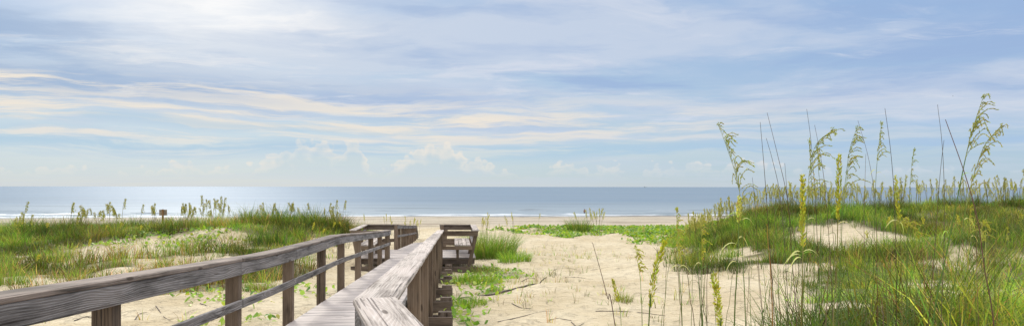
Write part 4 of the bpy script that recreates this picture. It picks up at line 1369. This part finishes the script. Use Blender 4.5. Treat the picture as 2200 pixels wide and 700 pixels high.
PL = make_protos(100, 7, (1.15, 1.35, 1.5, 1.0, 1.25, 1.45, 1.1), col=(.34, .33, .09), scale=1.15)
PT = make_protos(200, 6, (1.1, 1.35, .95, 1.5, 1.2, 1.3), col=(.42, .41, .16), scale=.95, style='slim')
def row(u0, u1, n, y0, y1):
    out = []
    cs = [(random.uniform(u0, u1), random.uniform(.04, .12)) for _ in range(max(1, n // 6))]
    for _ in range(n):
        y = random.uniform(y0, y1)
        c, w = random.choice(cs)
        u = random.uniform(u0, u1) if random.random() < (.85 if u0 > 1400 else .35) else min(u1, max(u0, random.gauss(c, (u1 - u0) * w)))
        x = (u - 1100) / F * y
        out.append((x, y, h1(x, y)))
    return out
random.seed(5)
plant(PL, row(8, 72, 7, 30, 36), 'sea oats in the clump at the far left end of the left dunes', 'sea oats at the left end')
plant(PL, row(122, 262, 26, 31, 38), 'sea oats in the loose clump left of the wooden sign', 'sea oats left of the sign')
plant(PL, row(270, 345, 5, 33, 38), 'thin lone sea oats just left of the wooden sign', 'sea oats just left of the sign')
plant(PL, row(375, 470, 26, 33, 39), 'sea oats in the dense dark clump right of the wooden sign', 'sea oats right of the sign')
plant(PL, row(475, 535, 9, 35, 40), 'sea oats in the gap between the sign clump and the bushy mound', 'sea oats before the mound')
plant(PL, row(540, 640, 16, 37, 42), 'sea oats on the left half of the bushy mound', 'sea oats on the mound, left half')
plant(PL, row(640, 745, 16, 37, 42), 'sea oats on the crest of the bushy mound near the left bench', 'sea oats on the mound crest')
plant(PT, row(770, 905, 14, 48, 55), 'sea oats behind the left bench in front of the beach', 'sea oats behind the left bench')
plant(PT, row(1015, 1165, 16, 46, 58), 'thin sea oats on the beach edge right of the right bench', 'sea oats right of the right bench')
plant(PT, row(1212, 1300, 9, 50, 56), 'thin sea oats growing from the dark beach edge clump', 'sea oats at the beach edge clump', 1.2, 1.7)
plant(PT, row(1478, 1600, 40, 34, 38), 'sea oats in the thick fringe on the left shoulder of the dune hill', 'fringe on the left shoulder of the hill')
plant(PT, row(1600, 1780, 30, 34, 38), 'sea oats in the fringe on the middle of the hill crest', 'fringe on the middle of the hill crest')
plant(PT, row(1780, 2210, 40, 34, 38), 'sea oats in the pale fringe along the right part of the hill crest', 'fringe on the right part of the hill crest', .85, 1.35)
# the rest of the crest fringe, one mass seen from here
def mass(protos, spots, name, label):
    V, L, SZ, C = [], [], [], []
    off = 0
    for (x, y, z) in spots:
        me = random.choice(protos)
        nv = len(me.vertices)
        co = np.empty(nv * 3, np.float32); me.vertices.foreach_get('co', co); co = co.reshape(-1, 3)
        cc = np.empty(nv * 4, np.float32); me.color_attributes['col'].data.foreach_get('color', cc); cc = cc.reshape(-1, 4)[:, :3]
        lo = np.empty(len(me.loops), np.int32); me.loops.foreach_get('vertex_index', lo)
        sz = np.empty(len(me.polygons), np.int32); me.polygons.foreach_get('loop_total', sz)
        a = random.gauss(0, .4) + (math.pi if random.random() < .25 else 0); k = random.uniform(.85, 1.3)
        ca, sa = math.cos(a) * k, math.sin(a) * k
        V.append(np.stack([co[:, 0] * ca - co[:, 1] * sa + x, co[:, 0] * sa + co[:, 1] * ca + y, co[:, 2] * k + z], 1))
        L.append(lo + off); SZ.append(sz); C.append(cc * random.uniform(.75, 1.2)); off += nv
    o = link(name, col_mesh(name, np.concatenate(V), np.concatenate(L), np.concatenate(SZ), np.concatenate(C)), M_OAT)
    return tag(o, label, kind='stuff')
mass(PT, row(1478, 1780, 130, 34, 42) + row(1780, 2215, 130, 34, 43), 'sea_oats_fringe', 'pale fringe of countless sea oats along the crest of the right dune hill')
# yellow heads scattered in the grass
PY = make_protos(300, 4, (.75, .9, .65, .8), col=(.50, .47, .09), scale=.8, style='slim')
plant(PY, [gp(u, v) for u, v in ((76, 588), (188, 560), (40, 500), (100, 512), (225, 510), (300, 520), (255, 515))], 'short yellow sea oats spike in the left dune grass', 'yellow spikes in the left grass')
plant(PY, [gp(u, v) for u, v in ((668, 522), (690, 520), (712, 512), (735, 505))], 'short yellow sea oats spike on the front of the bushy mound', 'yellow spikes on the mound')
plant(PY, [gp(u, v) for u, v in ((1905, 520), (1990, 510), (2130, 530), (2195, 500), (1870, 540), (2060, 520))], 'short yellow sea oats spike in the grass of the right dune', 'yellow spikes in the right grass')

# ------------------------------------------------------------------ driftwood, twigs
def bark():
    mat, nt, out = material('grey driftwood')
    tc = nt.new('ShaderNodeTexCoord').outputs['Object']
    n = nt.noise(nt.scale(tc, (3, 30, 30)), 1.0, 4, .6)
    principled(nt, out, nt.curve(n, [(.3, (.05, .04, .034)), (.7, (.20, .165, .14))]), .85, .2, bump(nt, n, .5, .01))
    return mat
M_DRIFT = bark()
def branch(name, label, px, r0, r1, side=None, lift=None, group=None, cat='branch'):
    pts = []
    for i, (u, v) in enumerate(px):
        x, y, z = gp(u, v)
        if lift and i in lift:
            y = pts[-1].y + .1; p = at(u, v, y); x, z = p.x, p.z
            pts.append(Vector((x, y, z)))
        else:
            pts.append(Vector((x, y, h1(x, y) + r0 * .6)))
    org = pts[0].copy()
    pb = PB(); pb.tube(crom(pts, 5), r0, r1, (.1, .1, .1), (.1, .1, .1), 7)
    for (i, dx, dz, L) in (side or ()):
        b = pts[i]
        pb.tube(crom([b, b + Vector((dx * .5, .05, dz * .6)) * L, b + Vector((dx, .12, dz)) * L], 4), r0 * .5, r1 * .5, (.1, .1, .1), (.1, .1, .1), 6)
    o = pb.build(name, M_DRIFT, None, org)
    o.location = org
    return tag(o, label, cat, group)
branch('driftwood_branch', 'grey driftwood branch with upturned forked tip lying on the sand beside the boardwalk', [(985, 641), (1045, 636), (1100, 626), (1140, 614), (1158, 610), (1164, 602), (1174, 595)], .028, .014, [(3, .25, .02, .5), (2, .2, .05, .4)], lift={5, 6})
TW = 'thin brown twig lying on the pale sand'
for px in ([(1070, 694), (1120, 682), (1160, 673), (1190, 669)], [(1280, 668), (1320, 668), (1370, 673), (1430, 680)], [(1115, 605), (1135, 601), (1150, 601)], [(1190, 608), (1225, 605), (1245, 607)],
           [(1215, 600), (1240, 593), (1260, 596)], [(1180, 690), (1200, 684), (1228, 689)], [(1228, 692), (1240, 698), (1254, 694)], [(1190, 580), (1215, 575), (1240, 577)],
           [(1100, 655), (1120, 662), (1140, 668)], [(1185, 560), (1200, 556), (1212, 560)]):
    branch('twig', TW, px, .010, .005, group='twigs on the sand path', cat='twig')
TL = 'thin dark twig on the sand below the left railing'
for px in ([(160, 688), (190, 684), (215, 690)], [(335, 668), (352, 680), (366, 692)], [(380, 618), (410, 628), (432, 640)], [(290, 690), (300, 680), (315, 676)], [(430, 652), (450, 660), (470, 668)]):
    branch('twig', TL, px, .010, .005, group='twigs below the left railing', cat='twig')

# ------------------------------------------------------------------ wooden sign
def sign():
    Ys = 40.0
    c = at(350, 457, Ys)
    g = h1(c.x, c.y)
    root = empty('wooden_sign', (c.x, c.y, g))
    tag(root, 'small square wooden sign board on a post, seen from behind on the left dune', 'sign')
    wb = WB()
    for k in range(3):
        z = c.z - g + (-.11 + .11 * k)
        wb.bar((-.21, 0, z), (.21, .05, z), (0, 0, 1), .106, .025, .004)
    wb.build('sign_board', wood_material('sun bleached sign board', (.14, .10, .06), (.34, .25, .15), (.48, .38, .25)), root)
    wb = WB()
    wb.bar((.02, -.05, -.4), (.02, -.05, c.z - g + .185), (1, 0, 0), .09, .09, .006)
    wb.build('post', wood_material('reddish post', (.16, .08, .03), (.40, .21, .09), (.5, .3, .15)), root)
sign()

# ------------------------------------------------------------------ person wading, ship, birds
def person():
    Yp = 143.0
    x = (1256 - 1100) / F * Yp
    verts = [(0, 0, .92), (0, .02, 1.15), (0, .02, 1.38), (0, .01, 1.50), (0, 0, 1.62), (0, -.01, 1.70),
             (.17, .02, 1.40), (.24, .0, 1.15), (.24, -.08, .92), (-.17, .02, 1.40), (-.24, .0, 1.15), (-.22, -.10, .94),
             (.09, 0, .86), (.11, -.02, .48), (.11, .02, .06), (-.09, 0, .86), (-.11, .02, .48), (-.11, .05, .06)]
    edges = [(0, 1), (1, 2), (2, 3), (3, 4), (4, 5), (2, 6), (6, 7), (7, 8), (2, 9), (9, 10), (10, 11), (0, 12), (12, 13), (13, 14), (0, 15), (15, 16), (16, 17)]
    rad = [.15, .13, .15, .055, .10, .085, .06, .045, .035, .06, .045, .035, .095, .065, .045, .095, .065, .045]
    me = bpy.data.meshes.new('person'); me.from_pydata(verts, edges, [])
    o = link('person', me)
    sk = o.modifiers.new('skin', 'SKIN')
    for i, r in enumerate(rad): me.skin_vertices[0].data[i].radius = (r, r * .8)
    me.skin_vertices[0].data[0].use_root = True
    ss = o.modifiers.new('sub', 'SUBSURF'); ss.levels = 1; ss.render_levels = 1
    mat, nt, out = material('swimmer')
    _, _, z = nt.sep(nt.new('ShaderNodeTexCoord').outputs['Object'])
    c = nt.mix(nt.ramp(z, .98, 1.0, smooth=False), (.015, .015, .018), (.30, .17, .13))
    c = nt.mix(nt.ramp(z, 1.66, 1.68, smooth=False), c, (.05, .03, .02))
    principled(nt, out, c, .6)
    me.materials.append(mat)
    o.location = (x, Yp, -.70)
    tag(o, 'tiny person in dark shorts wading waist deep at the waterline', 'person')
person()
def ship():
    Y = 7000.0
    x = (1386 - 1100) / F * Y
    root = empty('ship', (x, Y, 0)); tag(root, 'tiny grey ship far out on the sea horizon', 'ship'); root.scale = (.8, .8, .8)
    def prism(name, prof, w, mat):
        n = len(prof)
        v = [(a, -w / 2, b) for a, b in prof] + [(a, w / 2, b) for a, b in prof]
        f = [tuple(range(n)), tuple(range(2 * n - 1, n - 1, -1))] + [(i, i + n, (i + 1) % n + n, (i + 1) % n) for i in range(n)]
        me = bpy.data.meshes.new(name); me.from_pydata(v, [], f); return link(name, me, mat, root)
    g = flat('ship hull grey', (.27, .33, .38))
    prism('hull', [(-18, -1), (17, -1), (21, 5.2), (-19, 4.2)], 7, g)
    prism('superstructure', [(-15, 4.3), (-3, 4.3), (-3, 9), (-6, 9), (-7, 12), (-12, 12), (-13, 9), (-15, 8)], 5, flat('ship white', (.45, .48, .5)))
    prism('mast', [(-9.5, 12), (-9, 12), (-9.1, 18), (-9.4, 18)], .5, g)
ship()
def bird(u, v, Y, span, label):
    c = at(u, v, Y)
    s = span / 2
    V = [(0, -.28 * s, 0), (0, .3 * s, .02 * s), (.09 * s, 0, 0), (-.09 * s, 0, 0), (0, 0, .09 * s), (0, 0, -.08 * s),
         (.5 * s, .08 * s, .26 * s), (.5 * s, -.12 * s, .24 * s), (s, -.05 * s, .06 * s), (-.5 * s, .08 * s, .26 * s), (-.5 * s, -.12 * s, .24 * s), (-s, -.05 * s, .06 * s),
         (.07 * s, .12 * s, .03 * s), (.07 * s, -.12 * s, .03 * s), (-.07 * s, .12 * s, .03 * s), (-.07 * s, -.12 * s, .03 * s), (.12 * s, -.45 * s, .01 * s), (-.12 * s, -.45 * s, .01 * s)]
    Fc = [(0, 2, 4), (0, 4, 3), (0, 5, 2), (0, 3, 5), (1, 4, 2), (1, 3, 4), (1, 2, 5), (1, 5, 3), (12, 6, 7, 13), (6, 8, 7), (14, 15, 10, 9), (9, 10, 11), (0, 16, 17)]
    me = bpy.data.meshes.new('bird'); me.from_pydata(V, [], Fc)
    o = link('bird', me, flat('bird plumage', (.05, .05, .06)))
    o.location = c; o.rotation_euler = (0, R(10), R(55))
    tag(o, label, 'bird')
bird(1939, 391, 60, .45, 'small dark bird flying just above the sea horizon')
bird(2047, 206, 90, .40, 'tiny dark bird high in the sky left of the tallest plume')

# ------------------------------------------------------------------ render settings
SC.render.engine = 'CYCLES'
SC.view_settings.view_transform = 'Standard'
SC.view_settings.look = 'None'
SC.view_settings.exposure = 0
SC.view_settings.gamma = 1
SC.cycles.max_bounces = 6
SC.cycles.diffuse_bounces = 3
SC.cycles.glossy_bounces = 2
SC.cycles.transmission_bounces = 2
SC.cycles.use_denoising = True
SC.cycles.sample_clamp_indirect = 5
